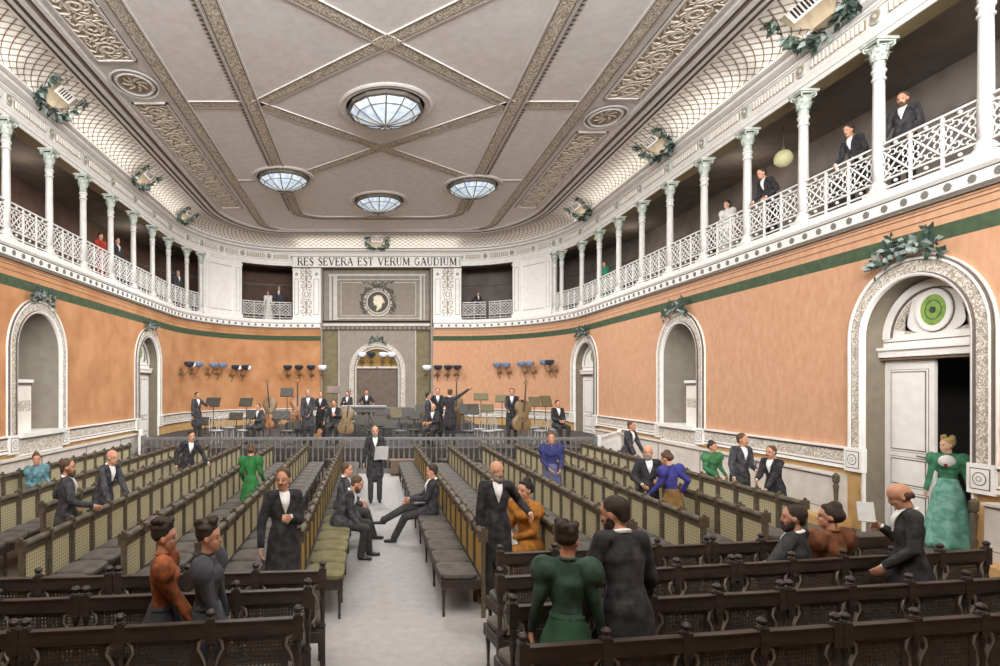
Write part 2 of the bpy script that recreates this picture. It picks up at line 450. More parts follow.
for sd in AR:
    for sc, k in AR[sd]:
        if k != 'door': continue
        nd += 1; T = flat(sd, sc, -DEPTH)
        root = empty('door_%d' % nd, WP(sd, sc, -DEPTH, 0), kind='structure')
        loc = Vector(root.location); L = lambda u, w, z, T=T, loc=loc: T(u, w, z)-loc
        mb = MB()
        A = arch_pts(sc, AW, 0, AZ)
        rows = [[WP(sd, a[0], 0, a[1])-loc, WP(sd, a[0], -DEPTH-.3, a[1])-loc] for a in A]; mb.grid(rows)
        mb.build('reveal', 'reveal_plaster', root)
        mb = MB(); mb.cur = 0
        mb.quad(*[L(-AW*cos(pi*i/24), .0, 3.4+AW*sin(pi*i/24)) for i in range(25)])
        for i in range(0):
            a0, a1 = pi*i/24, pi*(i+1)/24
            mb.hexa([L(0, -.03, 3.38), L(-AW*cos(a0), -.03, 3.4+AW*sin(a0)), L(-AW*cos(a1), -.03, 3.4+AW*sin(a1)), L(0, -.03, 3.39),
                     L(0, 0, 3.38), L(-AW*cos(a0), 0, 3.4+AW*sin(a0)), L(-AW*cos(a1), 0, 3.4+AW*sin(a1)), L(0, 0, 3.39)])
        mb.cur = 0; ring(mb, L, 0, 3.42, .80, AW, 0, .05, 24, 0, pi)
        mb.cur = 2; ring(mb, L, 0, 3.42, .775, .80, 0, .03, 24, 0, pi)
        mb.cur = 1
        for e in (-1, 1):            # carved spandrels
            rows = []
            for i in range(13):
                a = radians(14+44*i/12); rows.append([L(e*.30+e*.02*i, .015, 3.50), L(e*.74*cos(a), .015, 3.42+.74*sin(a))])
            mb.grid(rows)
        mb.cur = 0; ring(mb, L, 0, 3.84, .22, .30, 0, .05, 24, kz=1.15); mb.cur = 2; ring(mb, L, 0, 3.84, .30, .312, 0, .02, 24, kz=1.15)
        mb.build('tympanum', ['white_paint', 'ornament_trim', 'ink_groove'], root, smooth=False)
        mb = MB(); disc(mb, L, 0, 3.84, .22, .255, 0, .045); md = mb.build('medallion', 'green_glass', root); tag(md, 'green oval medallion with a dark boss')
        mb = MB(); ring(mb, L, 0, 3.84, .13, .14, .045, .05, kz=1.15); disc(mb, L, 0, 3.84, .04, .05, .045, .07); mb.build('boss', 'leaf_green', md)
        mb = MB(); mb.box(-AW, AW, -.02, .03, 3.05, 3.44, L); mb.box(-AW, AW, 0, .12, 3.10, 3.22, L); mb.box(-AW-.0, AW, 0, .16, 3.22, 3.27, L)
        mb.cur = 1; mb.box(-AW, AW, .0, .10, 3.05, 3.08, L); mb.box(-AW, AW, .03, .036, 3.36, 3.375, L)
        mb.build('lintel', ['white_paint', 'brown_groove'], root)
        leaves = (1,) if nd == 1 else (1, -1)
        for e in leaves:
            mb = MB(); u0, u1 = (0.02, AW) if e > 0 else (-AW, -.02)
            mb.cur = 0; mb.box(u0, u1, -.05, 0, .0, 3.04, L)
            for z0, z1 in ((.2, .75), (.9, 1.35), (1.5, 2.85)):
                a, b = u0+.13, u1-.13
                mb.cur = 1; mb.box(a-.035, b+.035, 0, .002, z0-.035, z1+.035, L)
                mb.cur = 0; mb.box(a-.025, b+.025, 0, .012, z0-.025, z1+.025, L); mb.cur = 1; mb.box(a, b, .012, .014, z0, z1, L)
                mb.cur = 0; mb.box(a+.02, b-.02, .013, .02, z0+.02, z1-.02, L)
            lf = mb.build('door_leaf', ['white_paint', 'brown_groove'], root, smooth=False)
            if e > 0:
                mb = MB(); u = u0+.1; mb.tube([L(u, 0, 1.42), L(u, .06, 1.42), L(u+.13, .07, 1.43)], .014); mb.box(u-.03, u+.03, 0, .012, 1.34, 1.5, L)
                mb.build('door_handle', 'lamp_frame', lf)
        if nd == 1:                  # open leaf swung into the passage, edge-on
            mb = MB(); mb.box(-AW+.0, -AW+.05, -.95, -.05, 0, 3.04, L); mb.build('door_leaf', 'white_paint', root)
        mb = MB()
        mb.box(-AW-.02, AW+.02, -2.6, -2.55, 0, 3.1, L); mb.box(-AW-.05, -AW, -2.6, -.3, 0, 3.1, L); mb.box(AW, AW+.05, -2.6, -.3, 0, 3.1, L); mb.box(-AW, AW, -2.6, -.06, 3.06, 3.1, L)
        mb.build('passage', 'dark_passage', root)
# niches
for sd in AR:
    for sc, k in AR[sd]:
        if k != 'niche': continue
        mb = MB(); D = .85; rows = []; N = 20
        for z in (1.48, 2.4, AZ): rows.append([WP(sd, sc-AW*cos(pi*i/N), -D*sin(pi*i/N), z) for i in range(N+1)])
        for v in range(1, 11):
            a = pi/2*v/10; rows.append([WP(sd, sc-AW*cos(pi*i/N)*cos(a), -D*sin(pi*i/N)*cos(a), AZ+AW*sin(a)) for i in range(N+1)])
        mb.grid(rows); struct('wall_niche_'+('right' if sd > 0 else 'left'), mb, 'niche_plaster')
        mb = MB(); T = flat(sd, sc, 0)
        mb.cur = 0; mb.box(-AW, AW, -.8, .0, 1.44, 1.5, T); mb.box(-AW-.02, AW+.02, 0, .17, 1.40, 1.50, T); mb.box(-AW, AW, 0, .10, .92, 1.40, T); mb.box(-AW, AW, 0, .2, .16, .92, T)
        mb.cur = 1; mb.box(-AW+.04, AW-.04, .10, .104, 1.02, 1.32, T); mb.cur = 2; mb.box(-AW, AW, .1, .18, 1.385, 1.40, T); mb.box(-AW, AW, .10, .106, .96, .975, T)
        struct('niche_sill_%d' % (1 if sd > 0 else 2), mb, ['white_paint', 'ornament_trim', 'green_stripe' if sd < 0 else 'ink_groove'], smooth=False)  # sill and panelled parapet of the niche
        # white stove-like cabinet in the near half of the niche
        r = empty('niche_cabinet', WP(sd, sc-.5, -.32, 1.5), label='white panelled cabinet standing in the tall arched niche of the %s wall' % ('right' if sd > 0 else 'left'), cat='cabinet')
        lc = Vector(r.location); T2 = lambda u, w, z, T=T, lc=lc: T(u, w, z)-lc
        mb = MB(); mb.cur = 0; mb.box(-.62, -.06, -.46, -.14, 1.5, 2.62, T2); mb.cur = 1; mb.box(-.6, -.1, -.14, -.132, 2.0, 2.25, T2); mb.box(-.06, -.052, -.43, -.18, 2.0, 2.25, T2)
        mb.build('body', ['cream_panel', 'ornament_trim'], r, smooth=False)
        mb = MB(); mb.cur = 0; mb.box(-.66, -.02, -.5, -.1, 2.68, 2.76, T2); mb.cur = 1; mb.box(-.64, -.04, -.48, -.12, 2.62, 2.68, T2); mb.build('cornice', ['white_paint', 'brown_groove'], r, smooth=False)

# ---------------------------------------------------------------- gallery ledge, floor, rear wall
mb = MB()
LP = [(0, 5.46), (.05, 5.46), (.05, 5.5), (.1, 5.52), (.1, 5.70), (.13, 5.71), (.17, 5.76), (.17, 5.86), (.14, 5.9), (-.2, 5.9)]
csweep(mb, LP, -1.5, SN, (1, -1), [1, 1, 0, 0, 1, 0, 0, 0, 0])
for sd in (1, -1):
    mb.cur = 0; cblock(mb, sd, SN-.03, SN, -.1, .1, 5.46, 5.9)
    s = .5
    while s < SN-.1:
        mb.cur = 1; T = flat(sd, s, .1); disc(mb, T, 0, 5.61, .06, .062, 0, .02, 8); s += .36
    mb.cur = 2
    for z in (5.42, 5.36, 5.24): csweep(mb, [(.008, z), (.008, z-.014)], -1.5, SN, (sd,), [2])
trim(mb, ['white_paint', 'boss_grey', 'brown_groove'])
mb = MB(); csweep(mb, [(-.1, 5.88), (-2.7, 5.88)], -1.5, SEND, (1, -1)); struct('floor_gallery', mb, 'floor_boards')
for sd, nm in ((1, 'right'), (-1, 'left')):
    mb = MB(); mm = [0]*6
    csweep(mb, [(-2.6, 5.8), (-2.6, 6.7), (-2.58, 6.7), (-2.58, 6.75), (-2.6, 6.75), (-2.6, 8.0), (-2.55, 8.02), (-2.55, 8.1), (-2.6, 8.12), (-2.6, 9.3)], -1.5, SEND, (sd,), [0, 1, 1, 1, 0, 1, 1, 1, 0])
    s = 3.0
    while s < 27:
        mb.cur = 1; cblock(mb, sd, s, s+.9, -2.6, -2.57, 5.9, 7.7); mb.cur = 2; cblock(mb, sd, s+.07, s+.83, -2.58, -2.56, 5.9, 7.62); s += 5.3
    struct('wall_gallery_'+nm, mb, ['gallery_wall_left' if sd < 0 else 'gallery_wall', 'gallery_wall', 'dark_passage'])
mb = MB(); csweep(mb, [(.0, 8.92), (-2.7, 8.92)], -1.5, SEND, (1, -1)); struct('ceiling_gallery', mb, 'gallery_wall')

# ---------------------------------------------------------------- entablature over the columns
EP = [(-.34, 8.9), (-.34, 8.6), (0, 8.6), (0.03, 8.6), (.03, 8.70), (.045, 8.70), (.045, 8.80), (.06, 8.82), (.06, 8.87), (.02, 8.87), (.02, 8.89), (.0, 8.90), (0, 9.19), (.02, 9.19), (.02, 9.21), (.07, 9.23), (.07, 9.27),
      (.05, 9.27), (.05, 9.29), (.2, 9.33), (.2, 9.40), (.18, 9.40), (.18, 9.42), (.30, 9.44), (.30, 9.50), (.27, 9.5), (.27, 9.52), (.24, 9.52)]
EM = [1, 1, 0, 0, 2, 0, 0, 0, 2, 2, 0, 0, 2, 0, 0, 0, 3, 3, 0, 0, 3, 3, 0, 0, 4, 4, 0]  # brown on the cornice steps paints in their shadow lines
mb = MB(); csweep(mb, EP, -1.5, SEND, (1, -1), EM)
trim(mb, ['white_paint', 'soffit_ochre', 'ink_groove', 'brown_groove', 'soffit_ochre'])
COLS = {1: [8.35+1.76*k for k in range(-4, 10)]+[25.75, 27.15], -1: [13.02-1.75*k for k in range(7, 0, -1)]+[13.02+1.75*k for k in range(0, 7)]+[25.2, 26.5]}
SP0, SP1 = s_of_x(7.9), s_of_x(6.55)          # the white piers
print('SP', SP0, SP1, SN, SEND)
COLS = {sd: [s for s in COLS[sd] if s < SP0-.25] for sd in COLS}
for sd in COLS: COLS[sd] = COLS[sd]+[SP0-.13]
mbp, mbf, mbr = MB(), MB(), MB()
for sd in (1, -1):
    ks = [-1.5]+COLS[sd]+[(SP0+SP1)/2, SP1+.05, s_of_x(5.35), s_of_x(4.2)]
    for i in range(len(ks)):
        s = ks[i]
        if s > 0:
            T = flat(sd, s, 0)
            mbr.cur = 0; disc(mbr, T, 0, 9.045, .12, .13, .005, .05, 16); mbr.cur = 1; disc(mbr, T, 0, 9.045, .095, .10, .05, .055, 14); mbr.cur = 0; disc(mbr, T, 0, 9.045, .03, .035, .055, .075, 8)
        if i+1 < len(ks):
            a, b = s+.2, ks[i+1]-.2
            if b-a < .25: continue
            mbp.cur = 0; cblock(mbp, sd, a, b, .0, .012, 8.93, 9.16); mbp.cur = 1; cblock(mbp, sd, a+.025, b-.025, .012, .016, 8.95, 9.14)
            n = max(2, int((b-a-.1)/.095))
            for j in range(n):
                u = a+.05+(b-a-.1)*(j+.5)/n; mbf.box(-.024, .024, .01, .05, 8.965, 9.12, flat(sd, u, 0))
trim(mbp, ['white_paint', 'tan_ground']); trim(mbf, 'cream_panel', smooth=False); trim(mbr, ['capital_tint', 'tan_ground'])

# ---------------------------------------------------------------- cove with its lattice
def f(i): return rpath(HW-i, YE-i, EA-i, EB-i)
def cove(t): return (.27+.99*(1-cos(t)), 9.50+(CEIL-9.50)*sin(t)*1.0)
mb = MB(); psweep(mb, f, [cove(pi/2*i/10) for i in range(11)]); struct('ceiling_cove', mb, 'cream_panel')
mb = MB()
def lat(s, t, sd, lift=.012):
    o, z = cove(t); return WP(sd, s, o+lift*.6, z-lift)
for sd in (1, -1):
    for dr in (1, -1):
        k = -1.5
        while k < SEND+1.2:
            wd = .016; rows = []
            for i in range(9):
                t = pi/2*i/8; s = k+dr*1.15*i/8-(.0 if dr > 0 else -0)
                if s > SEND or s < -1.4: continue
                rows.append([lat(s-wd, t, sd), lat(s+wd, t, sd)])
            if len(rows) > 1: mb.grid(rows)
            k += .27
trim(mb, 'brown_groove')

# ---------------------------------------------------------------- ceiling
mb = MB(); P = f(1.2)
loop = [(XC+x, y, CEIL) for x, y in P]+[(XC-x, y, CEIL) for x, y in reversed(P[:-1])]
mb.quad(*loop[::-1]); struct('ceiling', mb, 'ceiling_plaster', smooth=False)
# mouldings along the cove (beads and grooves)
mb = MB(); z = CEIL; prof = [(1.22, z+.0), (1.22, z-.05), (1.30, z-.07), (1.33, z-.05), (1.36, z-.05), (1.42, z-.10), (1.50, z-.10), (1.53, z-.06), (1.58, z-.06), (1.60, z-.11), (1.72, z-.09), (1.76, z-.04), (1.80, z-.04), (1.83, z-.075), (1.92, z-.06), (1.94, z)]
psweep(mb, f, prof, [0, 0, 2, 1, 0, 0, 2, 1, 0, 0, 2, 1, 0, 0, 0])
trim(mb, ['ceiling_mould', 'brown_groove', 'ink_groove'])
def inner(hw, ye, a, b):
    return lambda i: rpath(hw-i, ye-i, max(.05, a-i), max(.05, b-i))
def pband(mb, hw, ye, a, b, w, dz=.04, mats=(0, 1, 2)):       # ornament band with raised edges along a rounded loop
    g = inner(hw, ye, a, b); z = CEIL; e = .055
    psweep(mb, g, [(0, z), (0, z-dz), (e*.6, z-dz), (e*.6, z-dz*.6), (e, z-dz*.6), (e+.025, z-.012), (w-e-.025, z-.012), (w-e, z-dz*.6), (w-e*.6, z-dz*.6), (w-e*.6, z-dz), (w, z-dz), (w, z)],
           [0, 0, 2, 0, 2, 1, 2, 0, 2, 0, 0])
mb = MB()
pband(mb, 5.40, 27.35, 1.7, 1.7, .42)          # outer guilloche
pband(mb, 3.62, 25.25, 1.5, 1.1, .44)          # inner loop
trim(mb, ['ceiling_mould', 'ornament_fine', 'ink_groove'])
# toothed edge on the inner loop
mb = MB()
for sg in (1, -1):
    y = 1.0
    while y < 24.0:
        x = XC+sg*3.66; mb.quad((x, y-.06, CEIL-.02), (x+sg*.1, y, CEIL-.015), (x, y+.06, CEIL-.02)); y += .15
trim(mb, 'ink_groove')
def band(mb, p0, p1, w, dz=.028):
    p0 = Vector((p0[0], p0[1], 0)); p1 = Vector((p1[0], p1[1], 0)); d = (p1-p0).normalized(); n = Vector((-d.y, d.x, 0))
    e = .045; h = w/2
    pr = [(-h, 0), (-h, dz), (-h+e*.5, dz), (-h+e*.5, dz*.5), (-h+e, dz*.5), (-h+e+.02, .013), (h-e-.02, .013), (h-e, dz*.5), (h-e*.5, dz*.5), (h-e*.5, dz), (h, dz), (h, 0)]
    ms = [0, 0, 2, 0, 2, 1, 2, 0, 2, 0, 0]
    for i in range(len(pr)-1):
        mb.cur = ms[i]; rows = [[p+n*pr[i][0]+Vector((0, 0, CEIL-pr[i][1])), p+n*pr[i+1][0]+Vector((0, 0, CEIL-pr[i+1][1]))] for p in (p0, p1)]
        mb.grid(rows)
mb = MB(); HX = 3.25; YC = 14.95; HY = 2.72
for c in (YC-2*HY, YC, YC+2*HY):
    for sg in (1, -1):
        band(mb, (XC, c-HY), (XC+sg*HX, c), .38)
        if c < YC+HY: band(mb, (XC, c+HY), (XC+sg*HX, c), .38)
for sg in (1, -1):
    for yy in (YC, YC-2*HY-2.0):
        band(mb, (XC+sg*3.62, yy), (XC+sg*5.0, yy), .34)
        # beyond the inner loop, plain cross ribs near the far lamps
    band(mb, (XC+sg*3.62, YC+2*HY+.1), (XC+sg*5.0, YC+2*HY+.1), .12)
for c in (YC-HY, YC+HY):
    mb.cur = 1; mb.hexa([(XC+a, c+b, CEIL-.03) for a, b in ((-.34, 0), (0, .3), (.34, 0), (0, -.3))]+[(XC+a, c+b, CEIL+.01) for a, b in ((-.34, 0), (0, .3), (.34, 0), (0, -.3))])
trim(mb, ['ceiling_mould', 'ornament_fine', 'ink_groove'])

# scrollwork panels
def ribbon(mb, pts, w, z, th=.02):             # flat ribbon hanging below the ceiling plane
    pts = [Vector((p[0], p[1], 0)) for p in pts]; rows = []; n = len(pts)
    for i, p in enumerate(pts):
        d = (pts[min(i+1, n-1)]-pts[max(i-1, 0)]).normalized(); u = Vector((-d.y, d.x, 0)); ww = w*(.35+.65*sin(pi*min(1, max(0, (i+.6)/(n)))))
        rows.append([p+u*ww+Vector((0, 0, z)), p+u*ww*.4+Vector((0, 0, z-th)), p-u*ww*.4+Vector((0, 0, z-th)), p-u*ww+Vector((0, 0, z))])
    mb.grid(rows)
def spiral(cx, cy, r, turns, a0, dr, n=26):
    return [(cx+r*(1-.82*i/n)*cos(a0+dr*2*pi*turns*i/n), cy+r*(1-.82*i/n)*sin(a0+dr*2*pi*turns*i/n)) for i in range(n+1)]
def rinceau(mb, x0, x1, y0, y1, z):            # running scroll along y
    w = x1-x0; r = w*.40; n = max(1, round((y1-y0)/(w*.98))); st = (y1-y0)/n; cx = (x0+x1)/2
    for i in range(n):
        cy = y0+st*(i+.5); dr = 1 if i % 2 else -1
        ribbon(mb, spiral(cx, cy, r, 1.7, -pi/2 if dr > 0 else pi/2, dr), .045, z)
        ribbon(mb, spiral(cx, cy, r*.55, 1.0, pi/4, -dr, 14), .05, z)
        for k in range(10):                   # leaves off the outer turn
            a = 2*pi*k/10+.3; rr = r*1.02
            ribbon(mb, [(cx+rr*cos(a+q*.16)+.0, cy+rr*(1+0)*sin(a+q*.16)) if q < 1 else (cx+(rr+.05*q)*cos(a+q*.14), cy+(rr+.05*q)*sin(a+q*.14)) for q in range(4)], .03, z)
            rr = r*.62; ribbon(mb, [(cx+(rr+.03*q)*cos(a-q*.2), cy+(rr+.03*q)*sin(a-q*.2)) for q in range(4)], .03, z)
        for e in (-1, 1):
            ribbon(mb, spiral(cx+e*w*.36, cy+st*.5, w*.13, 1.2, pi/2, e*dr, 12), .03, z)
OV = {1: 15.6, -1: 13.9}
mb = MB(); mg = MB()
for sg in (1, -1):
    oy = OV[sg]
    for y0, y1 in ((1.0, oy-7.3), (oy-6.2, oy-.95), (oy+.95, 23.6)):
        if y1-y0 < .6: continue
        x0, x1 = sorted((XC+sg*5.55, XC+sg*6.45)); z = CEIL
        mg.cur = 0; mg.box(x0+.05, x1-.05, y0+.05, y1-.05, z-.008, z+.02)
        mg.cur = 1
        for a, b, c, d in ((x0, x0+.05, y0, y1), (x1-.05, x1, y0, y1), (x0, x1, y0, y0+.05), (x0, x1, y1-.05, y1)): mg.box(a, b, c, d, z-.045, z)
        mg.cur = 2
        for a, b, c, d in ((x0-.02, x0, y0, y1), (x1, x1+.02, y0, y1)): mg.box(a, b, c, d, z-.012, z)
        rinceau(mb, x0+.06, x1-.06, y0+.08, y1-.08, z-.008)
    # oval between panels
    n = 28; cx = XC+sg*5.98
    for r0, r1, c, dz in ((.62, .70, 1, .05), (.58, .62, 2, .02), (.46, .54, 1, .06), (.0, .44, 0, .012)):
        mg.cur = c; rows = []
        for i in range(n+1):
            a = 2*pi*i/n; rows.append([(cx+r0*.8*cos(a), oy+r0*sin(a), CEIL-dz), (cx+(r0+r1)*.4*cos(a), oy+(r0+r1)*.5*sin(a), CEIL-dz-.02*(c == 1)), (cx+r1*.8*cos(a), oy+r1*sin(a), CEIL-dz)])
        mg.grid(rows)
    for k in range(8):
        a = 2*pi*k/8; ribbon(mb, [(cx+q*.09*cos(a+q*.22)*.8, oy+q*.09*sin(a+q*.22)) for q in range(1, 5)], .045, CEIL-.02)
trim(mg, ['tan_ground', 'ceiling_mould', 'ink_groove']); trim(mb, 'scroll_relief')
# ---------------------------------------------------------------- white piers and the inscription wall
mb = MB()
for sd in (1, -1):
    mb.cur = 0; cblock(mb, sd, SP0, SP1, -.3, -.02, 5.88, 8.62)
    for a, b in ((SP0, SP0+.42), (SP1-.42, SP1)):
        cblock(mb, sd, a, b, -.3, .06, 5.88, 8.62); cblock(mb, sd, a-.03, b+.03, -.3, .09, 8.42, 8.5); cblock(mb, sd, a-.03, b+.03, -.3, .09, 5.88, 6.06)
        mb.cur = 1; cblock(mb, sd, a+.1, b-.1, .06, .064, 6.2, 8.3); mb.cur = 0; cblock(mb, sd, a+.115, b-.115, .06, .067, 6.215, 8.285)
    mb.cur = 1
    for z in (8.3, 6.2): cblock(mb, sd, SP0+.5, SP1-.5, -.02, -.016, z, z+.02)
    mb.cur = 0
s_a, s_b = s_of_x(4.2), s_of_x(2.72)
for sd in (1, -1):
    mb.cur = 0; cblock(mb, sd, s_a, SN, -.35, -.02, 5.88, 8.62)
    for a, b in ((s_a, s_a+.38), (SN-.45, SN)):
        cblock(mb, sd, a, b, -.35, .06, 5.88, 8.62); cblock(mb, sd, a-.02, b, -.35, .09, 8.36, 8.44); cblock(mb, sd, a-.02, b, -.35, .09, 5.88, 6.02)
        mb.cur = 1; cblock(mb, sd, a+.09, b-.09, .06, .064, 6.15, 7.95); mb.cur = 0; cblock(mb, sd, a+.11, b-.11, .06, .067, 6.17, 7.93)
        T = flat(sd, (a+b)/2, .06); mb.cur = 1; disc(mb, T, 0, 8.18, .07, .08, 0, .01, 10); mb.cur = 0; disc(mb, T, 0, 8.18, .03, .03, .01, .02, 8)
    c0, c1 = s_a+.42, SN-.49; T = flat(sd, (c0+c1)/2, -.02); h = (c1-c0)/2-.06
    mb.cur = 0
    # arabesque: candelabra of scrolls and an oval
    def rib2(pts, w):
        rows = []; n = len(pts)
        for i, p in enumerate(pts):
            a = pts[max(0, i-1)]; b = pts[min(n-1, i+1)]; d = Vector((b[0]-a[0], b[1]-a[1])).normalized(); ww = w*(.4+.6*sin(pi*(i+.5)/n))
            rows.append([T(p[0]-d.y*ww, .004, p[1]+d.x*ww), T(p[0]-d.y*ww*.3, .018, p[1]+d.x*ww*.3), T(p[0]+d.y*ww*.3, .018, p[1]-d.x*ww*.3), T(p[0]+d.y*ww, .004, p[1]-d.x*ww)])
        mb.grid(rows)
    mb.cur = 2
    for e in (-1, 1):
        for zc, rr, dr in ((6.35, .17, 1), (6.75, .15, -1), (7.62, .15, 1), (8.0, .16, -1), (8.3, .12, 1)):
            q = spiral(e*.17, zc, rr, 1.3, pi/2*dr*e+(pi if e < 0 else 0), dr*e, 16); rib2(q, .022)
            for k in range(4):
                a = k*1.5; rib2([(e*.17+rr*(1+.2*j)*cos(a+.2*j)*.9, zc+rr*(1+.2*j)*sin(a+.2*j)) for j in range(4)], .02)
        rib2([(e*.2*cos(a*pi/12), 7.18+.26*sin(a*pi/12)) for a in range(-6, 7)], .02)
        rib2([(e*.1*cos(a*pi/12), 7.18+.13*sin(a*pi/12)) for a in range(-6, 7)], .025)
    rib2([(0, 6.1), (0, 6.5), (0, 6.9)], .03); rib2([(0, 7.45), (0, 7.9), (0, 8.5)], .03)
trim(mb, ['white_paint', 'ink_groove', 'tan_ground'])

# recessed end bay above the stage
mb = MB(); x0, x1 = XC-2.72, XC+2.68
def bx(c, *a): mb.cur = c; mb.box(*a)
bx(0, x0-.1, x1+.1, 29.55, 29.8, 5.4, 8.75)
bx(0, x0-.08, x0, 28.9, 29.6, 0, 8.6); bx(0, x1, x1+.08, 28.9, 29.6, 0, 8.6)
bx(1, x0, x1, 29.0, 29.6, 8.5, 8.72)
for i, (a, b, c, d, y, cc) in enumerate(((x0+.3, x0+.42, 5.95, 8.2, 29.50, 2), (x0+.5, x0+.7, 5.95, 8.2, 29.47, 2), (x1-.5, x1-.4, 5.95, 8.2, 29.5, 2), (x1-.3, x1-.24, 5.95, 8.2, 29.5, 2))): bx(cc, a, b, y, 29.56, c, d)
bx(2, x0+.25, x1-.2, 29.5, 29.56, 8.2, 8.3); bx(2, x0+.7, x1-.5, 29.5, 29.56, 8.0, 8.04); bx(2, x0+.7, x1-.5, 29.5, 29.56, 6.02, 6.07); bx(3, x0+.9, x1-.7, 29.535, 29.56, 6.2, 7.85)
bx(2, x0+.9, x1-.7, 29.52, 29.56, 7.85, 7.88); bx(2, x0+.9, x1-.7, 29.52, 29.56, 6.17, 6.2); bx(2, x0+.88, x0+.91, 29.52, 29.56, 6.17, 7.88); bx(2, x1-.72, x1-.69, 29.52, 29.56, 6.17, 7.88)
bx(2, x0, x1, 29.2, 29.6, 5.62, 5.75); bx(4, x0, x1, 29.3, 29.6, 5.46, 5.62)
k = x0+.12
while k < x1: bx(5, k, k+.1, 29.26, 29.3, 5.47, 5.6); k += .24
trim(mb, ['niche_grey', 'niche_olive', 'dado_stone', 'niche_plaster', 'niche_grey', 'ink_groove'], smooth=False)  # upper back wall with its frames, numbered among the trims
mb = MB()
xa = XC+.02; rI, rO, zs = 1.17, 1.42, 3.42
N = 24
mb.cur = 0; mb.box(x0-.05, xa-1.95, 29.5, 29.7, 0, 5.5); mb.box(xa+1.95, x1+.05, 29.5, 29.7, 0, 5.5)
mb.cur = 3
for i in range(N):
    a0, a1 = pi*i/N, pi*(i+1)/N
    p0 = (xa-rO*cos(a0), zs+rO*sin(a0)); p1 = (xa-rO*cos(a1), zs+rO*sin(a1))
    mb.quad((p0[0], 29.45, p0[1]), (p1[0], 29.45, p1[1]), (p1[0], 29.45, 5.45), (p0[0], 29.45, 5.45))
mb.box(xa-1.95, xa-rO, 29.45, 29.7, 0, 5.45); mb.box(xa+rO, xa+1.95, 29.45, 29.7, 0, 5.45)
def arch2(prof, mats):
    for i in range(len(prof)-1):
        mb.cur = mats[i]
        def pt(r, y): return [(xa-r, y, .7)]+[(xa-r*cos(pi*k/N), y, zs+r*sin(pi*k/N)) for k in range(N+1)]+[(xa+r, y, .7)]
        A = pt(*prof[i]); B = pt(*prof[i+1]); mb.grid([[p, q] for p, q in zip(A, B)])
arch2([(rI-.12, 29.75), (rI-.12, 29.45), (rI-.08, 29.40), (rI-.04, 29.40), (rI-.04, 29.43), (rI, 29.43), (rI+.02, 29.40), (rI+.2, 29.40), (rO-.03, 29.37), (rO, 29.37), (rO, 29.46)], [1, 1, 1, 2, 2, 1, 4, 1, 1, 2])
for e in (-1, 1):
    mb.cur = 1; mb.box(xa+e*1.95-.02, xa+e*1.95+.02, 29.4, 29.46, .7, 5.45)
    mb.cur = 2
    for k in range(0):
        a = radians(30+9*k); r = 1.62+.08*k
        mb.tube([(xa+e*r*cos(a), 29.44, zs+r*sin(a)), (xa+e*(r+.12)*cos(a+.1), 29.43, zs+(r+.12)*sin(a+.1)), (xa+e*(r+.05)*cos(a+.2), 29.44, zs+(r+.05)*sin(a+.2))], .03, 5)
mb.cur = 1; mb.box(xa-rI+.1, xa+rI-.1, 29.55, 29.72, 3.5, 3.6); mb.cur = 2; mb.box(xa-.04, xa+.04, 29.52, 29.56, 3.52, 3.58)
mb.cur = 5; mb.box(xa-1.1, xa+1.1, 29.68, 29.75, 3.5, 4.7); mb.cur = 6; mb.box(xa-1.1, xa+1.1, 29.66, 29.7, .6, 3.52)
mb.cur = 2; mb.box(xa-.012, xa+.012, 29.64, 29.67, .6, 3.5)
struct('wall_back', mb, ['niche_olive', 'dado_stone', 'ink_groove', 'niche_grey', 'ornament_trim', 'lunette_ochre', 'niche_brown'], smooth=False)

